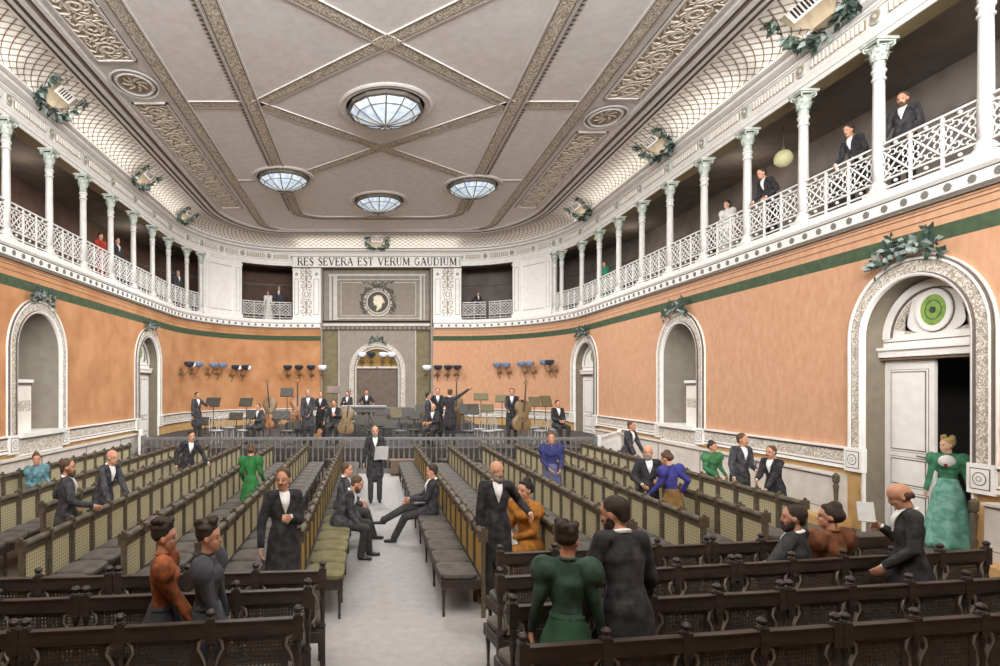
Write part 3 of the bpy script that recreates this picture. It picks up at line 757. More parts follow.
# inscription
def stroke(mb, T, pts, t, d0, d1):
    for (a, b) in zip(pts[:-1], pts[1:]):
        v = Vector((b[0]-a[0], b[1]-a[1])); L = v.length
        if L < 1e-6: continue
        v /= L; n = Vector((-v.y, v.x))*t/2; e = v*t*.15
        A = Vector(a)-e; B = Vector(b)+e
        c = [A-n, B-n, B+n, A+n]; mb.hexa([T(p.x, d0, p.y) for p in c]+[T(p.x, d1, p.y) for p in c])
def arcp(cx, cy, rx, ry, a0, a1, n=8): return [(cx+rx*cos(radians(a0+(a1-a0)*i/n)), cy+ry*sin(radians(a0+(a1-a0)*i/n))) for i in range(n+1)]
TK, TN = .17, .08
LET = {'R': (.78, [([(.12, 0), (.12, 1)], TK), ([(.12, 1), (.4, 1)]+arcp(.4, .76, .25, .24, 90, -90)+[(.12, .52)], TN), ([(.42, .52), (.72, 0)], TK)], [(.12, 0), (.12, 1), (.74, 0)]),
 'E': (.7, [([(.12, 0), (.12, 1)], TK), ([(.12, 1), (.6, 1), (.6, .84)], TN), ([(.12, .52), (.46, .52)], TN), ([(.46, .62), (.46, .42)], TN), ([(.12, 0), (.62, 0), (.62, .18)], TN)], [(.12, 0), (.12, 1)]),
 'S': (.62, [(arcp(.31, .75, .22, .25, 20, 180)+arcp(.31, .25, .24, .27, 90, -160)[0:], .11), ([(.1, .75), (.5, .3)], TK)], []),
 'V': (.85, [([(.08, 1), (.42, 0)], TK), ([(.76, 1), (.42, 0)], TN)], [(.08, 1), (.76, 1)]),
 'A': (.85, [([(.1, 0), (.42, 1)], TN), ([(.76, 0), (.42, 1)], TK), ([(.22, .34), (.64, .34)], TN)], [(.1, 0), (.76, 0)]),
 'T': (.75, [([(.37, 0), (.37, 1)], TK), ([(.05, .84), (.05, 1), (.69, 1), (.69, .84)], TN)], [(.37, 0)]),
 'U': (.82, [([(.14, 1), (.14, .35)]+arcp(.4, .28, .26, .28, 180, 360)+[(.66, .35), (.66, 1)], TN), ([(.14, 1), (.14, .3)], TK)], [(.14, 1), (.66, 1)]),
 'M': (1.0, [([(.12, 0), (.14, 1)], TN), ([(.14, 1), (.5, .1)], TK), ([(.5, .1), (.84, 1)], TN), ([(.84, 1), (.86, 0)], TK)], [(.12, 0), (.86, 0), (.14, 1), (.84, 1)]),
 'G': (.8, [(arcp(.42, .5, .32, .5, 50, 320), .11), ([(.66, .18), (.66, .45)], TK), ([(.52, .45), (.78, .45)], TN)], []),
 'D': (.82, [([(.14, 0), (.14, 1)], TK), ([(.14, 1), (.3, 1)]+arcp(.34, .5, .36, .5, 85, -85)+[(.14, 0)], TN)], [(.14, 0), (.14, 1)]),
 'I': (.36, [([(.18, 0), (.18, 1)], TK)], [(.18, 0), (.18, 1)]),
 'L': (.66, [([(.12, 0), (.12, 1)], TK), ([(.12, 0), (.58, 0), (.58, .2)], TN)], [(.12, 1)]),
 'C': (.74, [(arcp(.42, .5, .32, .5, 50, 310), .12)], []),
 'K': (.8, [([(.12, 0), (.12, 1)], TK), ([(.14, .45), (.66, 1)], TN), ([(.34, .62), (.7, 0)], TK)], [(.12, 0), (.12, 1), (.7, 0)])}
def write(mb, T, text, u0, u1, z0, h, d0, d1, space=.55, gap=.1):
    tot = sum(LET[c][0]+gap if c != ' ' else space for c in text)-gap; sx = (u1-u0)/tot; u = u0
    for c in text:
        if c == ' ': u += space*sx; continue
        wd, st, se = LET[c]
        for pts, t in st: stroke(mb, T, [(u+p[0]*sx, z0+p[1]*h) for p in pts], t*min(sx, h), d0, d1)
        for p in se: x = u+p[0]*sx; stroke(mb, T, [(x-.15*sx, z0+p[1]*h), (x+.15*sx, z0+p[1]*h)], .06*h, d0, d1)
        u += (wd+gap)*sx
r = empty('inscription_plaque', (XC, 28.86, 8.5), label='long white plaque reading RES SEVERA EST VERUM GAUDIUM above the stage', cat='sign')
mb = MB(); mb.cur = 0; mb.box(-4.22, 4.18, -.04, .12, 0, .6); mb.box(-4.28, 4.24, -.07, .12, .56, .64)
mb.cur = 1; mb.box(-4.24, 4.20, -.045, .1, -.02, .012); mb.box(-4.22, 4.18, -.05, .1, .53, .55); mb.box(-4.2, -4.19, -.045, .1, .05, .5); mb.box(4.1, 4.13, -.045, .1, .05, .5)
mb.build('plaque', ['white_paint', 'ink_groove'], r, smooth=False)
u = -3.95; TW = 7.9/(sum(LET[c][0]+.1 if c != ' ' else .55 for c in 'RES SEVERA EST VERUM GAUDIUM')-.1)
for wd in 'RES SEVERA EST VERUM GAUDIUM'.split():
    L_ = (sum(LET[c][0]+.1 for c in wd)-.1)*TW
    mb = MB(); write(mb, lambda u, d, z: (u, -.04-d, z), wd, u, u+L_, .1, .37, 0, .012); mb.build('lettering', 'ink', r, smooth=False); u += L_+.65*TW

# portrait medallion with wreath and ribbon
r = empty('portrait_medallion', (XC+.05, 29.53, 6.86), label='round relief medallion with a cream profile head and laurel wreath above the stage', cat='medallion')
TT = lambda u, w_, z: (u, -w_, z)
mb = MB(); mb.cur = 0; disc(mb, TT, 0, 0, .55, .55, 0, .04, 28); mb.build('disc', 'disc_dark', r)
mb = MB(); mb.cur = 0; ring(mb, TT, 0, 0, .53, .58, .02, .08, 28); ring(mb, TT, 0, 0, .66, .72, .0, .06, 28); mb.cur = 1; ring(mb, TT, 0, 0, .58, .66, 0, .05, 28); mb.build('moulded_ring', ['dado_stone', 'niche_grey'], r)
head = [(-.02, .36), (.12, .35), (.22, .28), (.3, .12), (.36, -.02), (.3, -.06), (.26, 0), (.24, -.08), (.2, -.16), (.22, -.24), (.12, -.34), (-.06, -.46), (-.1, -.42), (-.05, -.28), (-.07, -.2), (-.14, -.16), (-.2, -.17), (-.2, -.12), (-.21, -.09), (-.23, -.07), (-.22, -.03), (-.27, -.01), (-.22, .1), (-.22, .18), (-.26, .22), (-.18, .3), (-.1, .34)]
mb = MB(); n = len(head); mb.v = [(x, -.04, z) for x, z in head]+[(x*.86+.005, -.09, z*.88) for x, z in head]; mb.f = [tuple(range(n, 2*n))]+[(i, (i+1) % n, n+(i+1) % n, n+i) for i in range(n)]; mb.m = [0]*len(mb.f)
mb.build('profile_head', 'relief_cream', r)
def leaf(mb, p, d, L, w, nrm):
    p = Vector(p); d = Vector(d).normalized(); nrm = Vector(nrm).normalized(); s = d.cross(nrm).normalized()
    mb.quad(p, p+d*L*.45+s*w+nrm*w*.3, p+d*L+nrm*w*.9, p+d*L*.45-s*w+nrm*w*.3)
random.seed(4)
mb = MB()
for k in range(150):
    a = radians(-40+260*random.random()); rr = .8+random.uniform(-.09, .09); leaf(mb, (rr*cos(a), -.03, rr*sin(a)), (random.uniform(-1, 1), -.3, random.uniform(-1, 1)), .16, .04, (random.uniform(-.4, .4), -1, random.uniform(-.4, .4)))
for e in (-1, 1):
    mb.tube([(e*.1, -.05, .88), (e*.25, -.06, 1.05), (e*.4, -.05, .93), (e*.55, -.05, 1.06), (e*.7, -.05, .98), (e*.82, -.04, 1.1)], .035, 5); mb.tube([(e*.02, -.06, .9), (e*.12, -.06, 1.12), (e*.2, -.06, .95)], .03, 5)
mb.build('laurel_wreath', 'lamp_frame', r, smooth=False)

# leafy garlands on the arches
def garland(loc, sd, sc, label, size=1, z=0, grey=.4, name='garland', seed=1, n=170, wid=.75, hang=.28):
    rnd = random.Random(seed); mb = MB(); nrm = Vector((-sd, 0, 0)) if sd else Vector((0, -1, 0)); u = Vector((0, 1, 0)) if sd else Vector((1, 0, 0))
    for k in range(n):
        t = rnd.uniform(-1, 1); mb.cur = 0 if rnd.random() > grey else 1
        c = u*t*wid*size+Vector((0, 0, 1))*((-hang*t*t*1.2+.1+rnd.gauss(0, .07)+.1*abs(sin(t*6)))*size)+nrm*(.12+rnd.uniform(0, .1))*size
        leaf(mb, c, Vector((rnd.uniform(-.5, .5), rnd.uniform(-1, 1), rnd.uniform(-1, 1))), .15*size, .05*size, nrm+Vector((0, rnd.uniform(-.6, .6), rnd.uniform(-.6, .6))))
    for k in range(9):                        # rosettes
        t = rnd.uniform(-.55, .55); mb.cur = 1; mb.ellipsoid(u*t*wid*size+Vector((0, 0, .05-hang*t*t*size))+nrm*.2*size, (.06*size,)*3, 6, 4)
    mb.cur = 0
    for e in (-.45, 0.4):
        for k in range(18):
            leaf(mb, u*(e+rnd.uniform(-.09, .09))*size+Vector((0, 0, .12*size+rnd.uniform(0, .3)*size))+nrm*.12, (0, rnd.uniform(-1, 1), rnd.uniform(-.2, 1)), .13*size, .045*size, nrm)
    o = mb.build(name, ['leaf_green', 'leaf_grey'], smooth=False, loc=loc); tag(o, label, 'garland')
GN = {(1, 0): 'leafy garland over the large arched doorway with the open door', (1, 1): 'leafy garland over the arched niche of the right wall', (1, 2): 'small leafy garland over the closed arched door beside the stage, right wall', (-1, 0): 'grey-green leafy garland over the arched niche of the left wall', (-1, 1): 'grey-green leafy garland over the closed arched door of the left wall'}
for sd in AR:
    for i, (sc, k) in enumerate(AR[sd]):
        garland(WP(sd, sc, .02, 4.72), sd, sc, GN[(sd, i)], size=.85 if sd > 0 else .7, seed=i+5*sd+10, grey=.35 if sd > 0 else .55)
garland((XC+.02, 29.36, 4.86), 0, 0, 'grey carved leaf cluster at the top of the stage arch', size=.6, seed=33, grey=.6)

# cartouches in the cove
def cartouche(sd, s, label, text=None, seed=1, S=1.0):
    S *= 1.1; o_, z_ = cove(radians(47)); base = WP(sd, s, o_+.0, z_-.0) if sd else Vector((XC, YE-o_, z_))
    inw = (WP(sd, s, 1)-WP(sd, s, 0)) if sd else Vector((0, -1, 0)); al = Vector((inw.y, -inw.x, 0)).normalized() if sd else Vector((-1, 0, 0))
    if al.cross(Vector((0, 0, 1))).dot(inw) < 0: al = -al
    tilt = radians(48); up = (Vector((0, 0, 1))*cos(tilt)+inw*sin(tilt)).normalized(); out = (inw*cos(tilt)-Vector((0, 0, 1))*sin(tilt)).normalized()
    # reading direction: seen from inside the hall, text runs to the viewer's right
    rd = out.cross(up); rd = up.cross(out) if False else rd
    rd = -rd if rd.dot(up.cross(out)) < 0 else rd
    right = up.cross(out).normalized()
    TT = lambda u, d, v: tuple(right*u*S+out*(d+.03)+up*v*S)
    r = empty('cartouche', base, label=label, cat='cartouche')
    mb = MB(); mb.cur = 0; sh = [(-.5, .28), (-.42, .4), (.42, .4), (.5, .28), (.44, -.05), (.18, -.36), (0, -.46), (-.18, -.36), (-.44, -.05)]
    n = len(sh); mb.v = [TT(a, 0, b) for a, b in sh]+[TT(a*.92, .06, b*.92) for a, b in sh]; mb.f = [tuple(range(n, 2*n)), tuple(reversed(range(n)))]+[(i, (i+1) % n, n+(i+1) % n, n+i) for i in range(n)]; mb.m = [0]*len(mb.f)
    for e in (-1, 1): mb.tube([TT(e*(.52+.1*cos(a*.7)), .03, -.3+.1*sin(a*.7)) for a in range(8)], .022, 5)
    mb.build('shield', 'cartouche', r)
    mb = MB(); mb.cur = 0; mb.hexa([TT(a, .06, b) for a, b in ((-.3, -.06), (.3, -.06), (.3, .17), (-.3, .17))]+[TT(a, .075, b) for a, b in ((-.3, -.06), (.3, -.06), (.3, .17), (-.3, .17))])
    pl = mb.build('name_plate', 'white_paint', r, smooth=False)
    mb = MB()
    if text: write(mb, TT, text, -.25, .25, -.02, .15, .075, .082)
    else:
        rnd = random.Random(seed); u = -.22
        while u < .2:
            mb.hexa([TT(a, .075, b) for a, b in ((u, -.02), (u+.035, -.02), (u+.05, .13), (u+.015, .13))]+[TT(a, .08, b) for a, b in ((u, -.02), (u+.035, -.02), (u+.05, .13), (u+.015, .13))]); u += rnd.uniform(.06, .1)
    mb.build('lettering', 'ink', pl, smooth=False)
    rnd = random.Random(seed); mb = MB()
    for k in range(300):
        a = rnd.uniform(0, 2*pi); e = (abs(cos(a))**.6*(1 if cos(a) > 0 else -1)*.58, abs(sin(a))**.6*(1 if sin(a) > 0 else -1)*.47)
        p = Vector(TT(e[0]+rnd.gauss(0, .04), rnd.uniform(.0, .08), e[1]+rnd.gauss(0, .04))); mb.cur = rnd.random() < .25
        leaf(mb, p, right*rnd.uniform(-1, 1)+up*rnd.uniform(-1, 1)+out*.3, .15*S, .045*S, out+right*rnd.uniform(-.5, .5)+up*rnd.uniform(-.5, .5))
    mb.build('leaf_wreath', ['leaf_green', 'leaf_grey'], r, smooth=False)
cartouche(1, 16.9, 'tan shield cartouche reading GLUCK, wreathed in leaves on the right cove', 'GLUCK', 2)
cartouche(1, 23.0, 'tan shield cartouche with leaves on the right cove, next to the stage end', None, 3)
cartouche(1, 10.9, 'largest grey-tan shield cartouche on the right cove, cut by the picture top', None, 4, 1.15)
cartouche(-1, 14.2, 'tan shield cartouche in a green wreath on the left cove, nearest the viewer', None, 5)
cartouche(-1, 19.6, 'tan shield cartouche in a green wreath, middle one of the left cove', None, 6, .9)
cartouche(-1, 24.0, 'small tan shield cartouche on the left cove, nearest the stage end', None, 7, .8)
cartouche(0, 0, 'small tan shield cartouche on the end cove above the inscription', None, 8, .8)

# ---------------------------------------------------------------- gallery columns
def capital():
    mb = MB(); mb.lathe([(.085, 0), (.10, .02), (.085, .05), (.10, .08), (.085, .11), (.085, .14), (.095, .16), (.11, .30), (.14, .40)], 16)
    for lay, (zz, r0, h, nn) in enumerate(((.14, .09, .15, 8), (.22, .1, .17, 8))):
        for k in range(nn):
            a = 2*pi*(k+.5*lay)/nn; c, s = cos(a), sin(a); t = Vector((-s, c, 0)); rows = []
            for q in range(5):
                f_ = q/4; rr = r0+.015+.075*f_**2.2; p = Vector((c*rr, s*rr, zz+h*min(1, f_*1.15)-(.035 if q == 4 else 0))); wd = .04*(1-.6*f_**3)
                rows.append([p-t*wd, p+Vector((c, s, 0))*.012, p+t*wd])
            mb.grid(rows)
    for k in range(4):                        # volutes
        a = pi/4+pi/2*k; c, s = cos(a), sin(a)
        mb.tube([(c*(.13+.06*sin(q*.9)*(1-q*.08)+.03), s*(.13+.06*sin(q*.9)*(1-q*.08)+.03), .40+.05*cos(q*.9)*(1-q*.09)) for q in range(9)], .018, 5)
    mb.box(-.19, .19, -.19, .19, .455, .5); mb.box(-.16, .16, -.16, .16, .43, .455)
    return mb
mb = MB(); mb.lathe([(.11, 0), (.11, .05), (.15, .06), (.15, .1), (.12, .13), (.13, .17), (.10, .2), (.10, .24)], 16); mb.box(-.16, .16, -.16, .16, -.0, .07)
proto = empty('gallery_column', (0, 0, -50), cat='column', group='fluted columns of the gallery')
cb = mb.build('base', 'column_paint', proto, loc=(0, 0, 0))
mb = MB(); mb.lathe([(.096, .24), (.095, .8), (.088, 1.6), (.082, 2.16)], 32, flute=.13); mb.build('shaft', 'column_paint', proto, ang=3)
mb = MB(); mb.lathe([(.08, 2.0), (.105, 2.02), (.105, 2.05), (.085, 2.07), (.09, 2.14), (.11, 2.16), (.11, 2.19), (.085, 2.21), (.085, 2.24)], 16); mb.build('neck_ring', 'column_paint', proto)
cc = capital().build('capital', 'capital_tint', proto, loc=(0, 0, 2.2))
ORD = ['nearest', 'second', 'third', 'fourth', 'fifth', 'sixth', 'seventh', 'eighth', 'ninth', 'tenth', 'eleventh', 'twelfth', 'thirteenth', 'fourteenth', 'fifteenth', 'sixteenth']
first = True
VIS = {1: [s for s in COLS[1] if s > 7.6], -1: [s for s in COLS[-1] if s > 12.5]}
for sd, nm in ((1, 'right'), (-1, 'left')):
    for i, s in enumerate(VIS[sd]):
        c = proto if first else copy_tree(proto); first = False
        c.location = WP(sd, s, -.02, 5.9); c.rotation_euler = (0, 0, 0)
        c['label'] = 'fluted white column of the %s gallery, %s from the front%s' % (nm, ORD[i] if i else 'first', ', against the white pier' if i == len(VIS[sd])-1 else '')

# ---------------------------------------------------------------- gallery railings: unit length 1 along x
def rail_panel(nf):
    bars, orn = MB(), MB(); H = .86
    for z, r in ((H, .022), (H-.1, .016), (.24, .02), (.1, .016)): bars.box(0, 1, -r, r, z-r*.8, z+r*.8)
    for k in range(nf+1):
        x = k/nf; r = .016/1.5; bars.box(max(0, x-r), min(1, x+r), -.018, .018, .0, H)
    for k in range(nf):
        x = (k+.5)/nf; hw = .5/nf
        for z in (H-.05, .17): bars.ellipsoid((x, 0, z), (.02, .03, .03), 8, 5)
        z0, z1 = .26, H-.11; zc = (z0+z1)/2; hz = (z1-z0)/2
        def T(u, v, y=0): return (x+u*hw, y, zc+v*hz)
        for e in (-1, 1):
            for g in (-1, 1):
                orn.tube([T(0, 0), T(e*.35, g*.35), T(e*.9, g*.92)], [.012, .016, .01], 4)
                for b_, (cu, cv, rr) in enumerate(((.62, .22, .26), (.22, .62, .26), (.78, .55, .18), (.5, .82, .17))):
                    pts = []
                    for q in range(9):
                        a = (q*.62) * (1 if b_ % 2 else -1)+(.8 if b_ % 2 else .8); f_ = rr*(1-.07*q)
                        pts.append(T(e*(cu+f_*cos(a)), g*(cv+f_*sin(a))))
                    orn.tube(pts, .0105, 4)
        orn.ellipsoid(T(0, 0), (.03/1.6, .02, .03), 8, 5)
    return bars, orn
RP = {}
for nf in (2, 3):
    b_, o_ = rail_panel(nf); RP[nf] = (b_.build('rail_frame', 'iron_white', link=False, smooth=False), o_.build('scroll_infill', 'iron_white', link=False))
bays = []
for sd, nm in ((1, 'right'), (-1, 'left')):
    ks = VIS[sd]; bays.append((sd, ks[0]-1.76, ks[0], 'white ironwork railing at the very front of the %s gallery, partly in view' % nm))
    for i in range(len(ks)-1): bays.append((sd, ks[i], ks[i+1], 'white ironwork railing, %s gallery, between its %s and %s columns' % (nm, ORD[i] if i else 'first', ORD[i+1])))
    a, b = SP1, s_a; m = (a+b)/2
    bays.append((sd, a, m, 'white ironwork railing in the %s end bay, half beside the white pier' % nm)); bays.append((sd, m, b, 'white ironwork railing in the %s end bay, half beside the inscription wall' % nm))
for sd, a, b, lb in bays:
    a += .08; b -= .08
    p = WP(sd, a, .0, 5.9); q = WP(sd, b, .0, 5.9); d = q-p; nf = 3 if d.length > 1.3 else 2
    r = empty('gallery_railing', p, atan2(d.y, d.x), label=lb, cat='railing', group='gallery railings')
    for o in RP[nf]: inst(o, o.name.split('.')[0], r, scale=(d.length, 1, 1))

# ---------------------------------------------------------------- glazed ceiling lamps
LBL = ['largest glazed ceiling lamp, a faceted glass bowl in the nearest diamond', 'glazed ceiling lamp nearest the stage, on the centre line', 'glazed ceiling lamp on the left rib of the ceiling', 'glazed ceiling lamp on the right rib of the ceiling']
for (x, y, R), lb in zip(LAMPS, LBL):
    r = empty('ceiling_lamp', (x, y, CEIL), label=lb, cat='lamp', group='glazed bowl lamps in the ceiling')
    NS = 12
    mb = MB(); mb.cur = 0; mb.lathe([(R*1.32, 0), (R*1.34, -.03), (R*1.28, -.06), (R*1.2, -.04), (R*1.14, -.05), (R*1.14, -.02), (R*1.10, -.0)], 36); mb.build('moulded_rim', 'ceiling_mould', r)
    mb = MB(); mb.lathe([(R*1.06, -.0), (R*1.06, -.12), (R*1.08, -.14), (R*1.0, -.15), (R*.98, -.1)], NS); mb.build('collar', 'lamp_frame', r, smooth=False)
    prof = [(R, -.14), (R*.82, -.26), (R*.45, -.41), (.04, -.50)]
    mb = MB(); mb.lathe(prof, NS); gl = mb.build('glass_bowl', 'lamp_glass', r, smooth=False)
    for k in range(NS):
        a = 2*pi*k/NS; mb = MB(); mb.tube([(rr*1.01*cos(a), rr*1.01*sin(a), z-.005) for rr, z in prof], .018, 4); mb.build('rib', 'lamp_frame', r)
    mb = MB(); mb.tube([(R*.82*1.01*cos(2*pi*k/NS), R*.82*1.01*sin(2*pi*k/NS), -.265) for k in range(NS+1)], .012, 4); mb.build('glazing_bar', 'lamp_frame', r)
    mb = MB(); mb.lathe([(.02, -.61), (.05, -.57), (.03, -.54), (.08, -.51), (.07, -.48)], 10); mb.build('finial', 'lamp_frame', r)
# hanging globes in the right gallery
for s, off, drop, gr, lb in ((14.1, -1.2, .52, .2, 'yellowish globe lamp hanging in the right gallery, by the leaning man'), (23.3, -.3, 0.12, .15, 'small yellowish globe lamp hanging at the far part of the right gallery')):
    p = WP(1, s, off, 8.9); r = empty('globe_lamp', p, label=lb, cat='lamp')
    mb = MB(); mb.tube([(0, 0, 0), (0, 0, -drop-.1)], .012, 6); mb.ellipsoid((0, 0, -drop), (.04, .04, .05), 8, 6); mb.build('pendant_rod', 'lamp_frame', r)
    mb = MB(); mb.ellipsoid((0, 0, -drop-gr-.05), (gr, gr, gr*1.05), 18, 12); mb.build('globe', 'globe_yellow', r)

# ---------------------------------------------------------------- reflector lamps on brackets
def wall_lamp(loc, nrm, kind, label, cat='lamp', s=1):
    nrm = Vector(nrm).normalized(); r = empty('wall_lamp', loc, atan2(nrm.y, nrm.x)-pi/2, label=label, cat='lamp', group='reflector lamps on brackets around the stage', scale=(1.25,)*3)
    # local: +y out of the wall
    mb = MB(); mb.lathe([(.07, 0), (.05, .02), (.02, .05)], 10, T=Matrix.Rotation(-pi/2, 4, 'X'))
    mb.tube([(0, 0, 0), (0, .12, -.09), (0, .25, -.04), (0, .33, .06), (0, .36, .18)], .016, 6)
    for e in (-1, 1): mb.tube([(e*.02, .03, -.02)]+[(e*(.06+.05*cos(a*.8)), .06+.02*a, -.05+.05*sin(a*.8)) for a in range(7)], .012, 5)
    mb.tube([(0, .14, -.08), (.0, .12, -.2), (0, .05, -.26)], .012, 5)
    mb.build('bracket', 'bracket_bronze', r)
    mb = MB(); mb.lathe([(.04, 0), (.12, .03), (.17, .10), (.175, .16), (.15, .19), (.05, .2)], 16); b = mb.build('reflector', {'b': 'reflector_blue', 'd': 'reflector_dark', 'w': 'reflector_white'}[kind[0]], r, loc=(0, .36, .17))
    if len(kind) > 1:
        mb = MB(); mb.ellipsoid((0, 0, 0), (.09, .09, .09), 10, 6); mb.build('bulb', 'reflector_white', b, loc=(-.07, .1, .1))
def on_curve(px, sd):                         # arc position on the far wall seen at a picture column
    best = min((abs(VX+F*WP(sd, s/20, .3).x/WP(sd, s/20, .3).y-px), s/20) for s in range(int(20*20), int(SEND*20))); return best[1]
G = [(-1, (186, 196), 366, ('dw', 'b'), 'first pair from the left door'), (-1, (211, 220), 367, ('b', 'b'), 'second pair from the left door'), (-1, (234, 244), 369, ('dw', 'dw'), 'third pair from the left door'),
     (-1, (288, 299, 311, 323), 369, ('d', 'd', 'd', 'w'), 'four left of the stage arch'), (1, (427, 438, 447.5, 457), 369, ('w', 'd', 'd', 'd'), 'four right of the stage arch'),
     (1, (498.5, 507.5), 366.5, ('b', 'b'), 'first pair past those four'), (1, (523, 531.5), 365.5, ('b', 'b'), 'middle pair on the right'), (1, (547, 552.5), 364, ('b', 'd'), 'pair by the right stage door')]
CW = {'b': 'blue-grey', 'd': 'dark', 'w': 'lit white'}
for sd, xs, yy, ks, nm in G:
    for j, (px, k) in enumerate(zip(xs, ks)):
        s = on_curve(px, sd); p = WP(sd, s, 0); n = WP(sd, s, 1)-p; q = WP(sd, s, .36)
        z = EYE-(yy-VY)*q.y/F-.27
        pos = ('left', 'right')[j] if len(xs) == 2 else ('leftmost', 'second', 'third', 'rightmost')[j]
        wall_lamp((p.x, p.y, z), n, k, '%s bracket lamp, %s of the %s' % (CW[k[0]], pos, nm))
for px, k, nm in ((362, 'w', 'leftmost'), (371.5, 'd', 'second from left, unlit'), (383, 'w', 'third from left'), (391.5, 'w', 'rightmost')):
    wall_lamp(((px-VX)*29.3/F, 29.68, EYE+30*29.3/F-.27), (0, -1, 0), k, '%s bracket lamp in the ochre lunette of the stage arch, %s' % (CW[k[0]], nm))
# ---------------------------------------------------------------- benches
def se(mb, c, r, e=.35, n=16, m=8):            # rounded box
    pw = lambda v, q: math.copysign(abs(v)**q, v); rows = []
    for i in range(m+1):
        t = -pi/2+pi*i/m; t = max(-pi/2+.03, min(pi/2-.03, t))
        rows.append([(c[0]+r[0]*pw(cos(t), e)*pw(cos(2*pi*k/n), e), c[1]+r[1]*pw(cos(t), e)*pw(sin(2*pi*k/n), e), c[2]+r[2]*pw(sin(t), .7)) for k in range(n)])
    mb.grid(rows, True, True)
LIB = {}
def lib(key, fn, mats, name, **k):
    if key not in LIB: LIB[key] = fn().build(name, mats, link=False, **k)
    return LIB[key]
def mesh_post(near):
    mb = MB()
    if near:
        mb.box(-.024, .024, -.024, .024, 0, .46); mb.lathe([(.02, .46), (.03, .48), (.018, .51), (.022, .62), (.028, .68), (.018, .72), (.024, .78), (.03, .80), (.024, .82)], 8)
        mb.box(-.034, .034, -.03, .03, .82, .985); mb.lathe([(.02, .985), (.03, .995), (.02, 1.005), (.032, 1.02), (.034, 1.035), (.02, 1.05), (.005, 1.055)], 8)
    else:
        mb.box(-.02, .02, -.022, .022, 0, .97); mb.box(-.026, .026, -.05, .05, .86, .985); mb.ellipsoid((0, 0, 1.0), (.024, .028, .026), 8, 5)
    return mb
def mesh_leg():
    mb = MB(); mb.box(-.022, .022, -.022, .022, .34, .4); mb.lathe([(.014, 0), (.016, .05), (.012, .07), (.02, .25), (.026, .29), (.014, .31), (.024, .34)], 8); return mb
def mesh_rail(p, near):
    mb = MB()
    if near: mb.box(.03, p-.03, -.024, .022, .865, .955); mb.box(.03, p-.03, -.03, .026, .955, .967); mb.box(.03, p-.03, -.026, .024, .862, .87)
    else:
        mb.tube([(.022, -.0, .93), (p-.022, 0, .93)], .043, 10); mb.box(.02, p-.02, -.018, .018, .86, .9)
    return mb
def mesh_cane_near(p):                         # open cane webbing in a broad dark frame
    mb = MB(); a, b = p*.2, p*.8; mb.cur = 1
    mb.box(a-.05, a, -.012, .012, .46, .865); mb.box(b, b+.05, -.012, .012, .46, .865); mb.box(a-.05, b+.05, -.012, .012, .845, .866); mb.box(a-.05, b+.05, -.012, .012, .46, .50)
    mb.cur = 0; nx, nz = 13, 12
    for i in range(nx): x = a+(b-a)*(i+.5)/nx; mb.box(x-.0062, x+.0062, -.004, .004, .5, .845)
    for i in range(nz): z = .5+.345*(i+.5)/nz; mb.box(a, b, -.0045, .0035, z-.0062, z+.0062)
    return mb
def mesh_cane_far(p):
    mb = MB(); a, b = p*.13, p*.87; mb.cur = 1
    mb.box(a-.03, a, -.014, .014, .42, .87); mb.box(b, b+.03, -.014, .014, .42, .87); mb.box(a-.03, b+.03, -.014, .014, .835, .87); mb.box(a-.03, b+.03, -.014, .014, .42, .45)
    mb.cur = 0; mb.box(a, b, -.006, .006, .45, .835); return mb
def mesh_bracket(es=(-1, 1)):
    mb = MB()
    for e in es:
        pts = [(e*.038, 0, .86), (e*.075, 0, .83), (e*.085, 0, .78), (e*.05, 0, .71), (e*.032, 0, .64), (e*.055, 0, .56), (e*.085, 0, .51), (e*.07, 0, .47)]
        mb.tube(pts, [.016, .024, .022, .016, .013, .02, .028, .02], 6, flat=.6)
    return mb
def mesh_cushion(p, d):
    mb = MB(); se(mb, (p/2, .04+d/2, .455), (p/2-.008, d/2-.01, .045)); return mb
def mesh_apron(L, d):
    mb = MB(); mb.box(0, L, d-.02, d+.015, .33, .425); mb.box(0, L, -.02, .02, .33, .42); mb.box(-.01, .015, 0, d, .33, .425); mb.box(L-.015, L+.01, 0, d, .33, .425); mb.box(.01, L-.01, .0, d, .41, .42); return mb
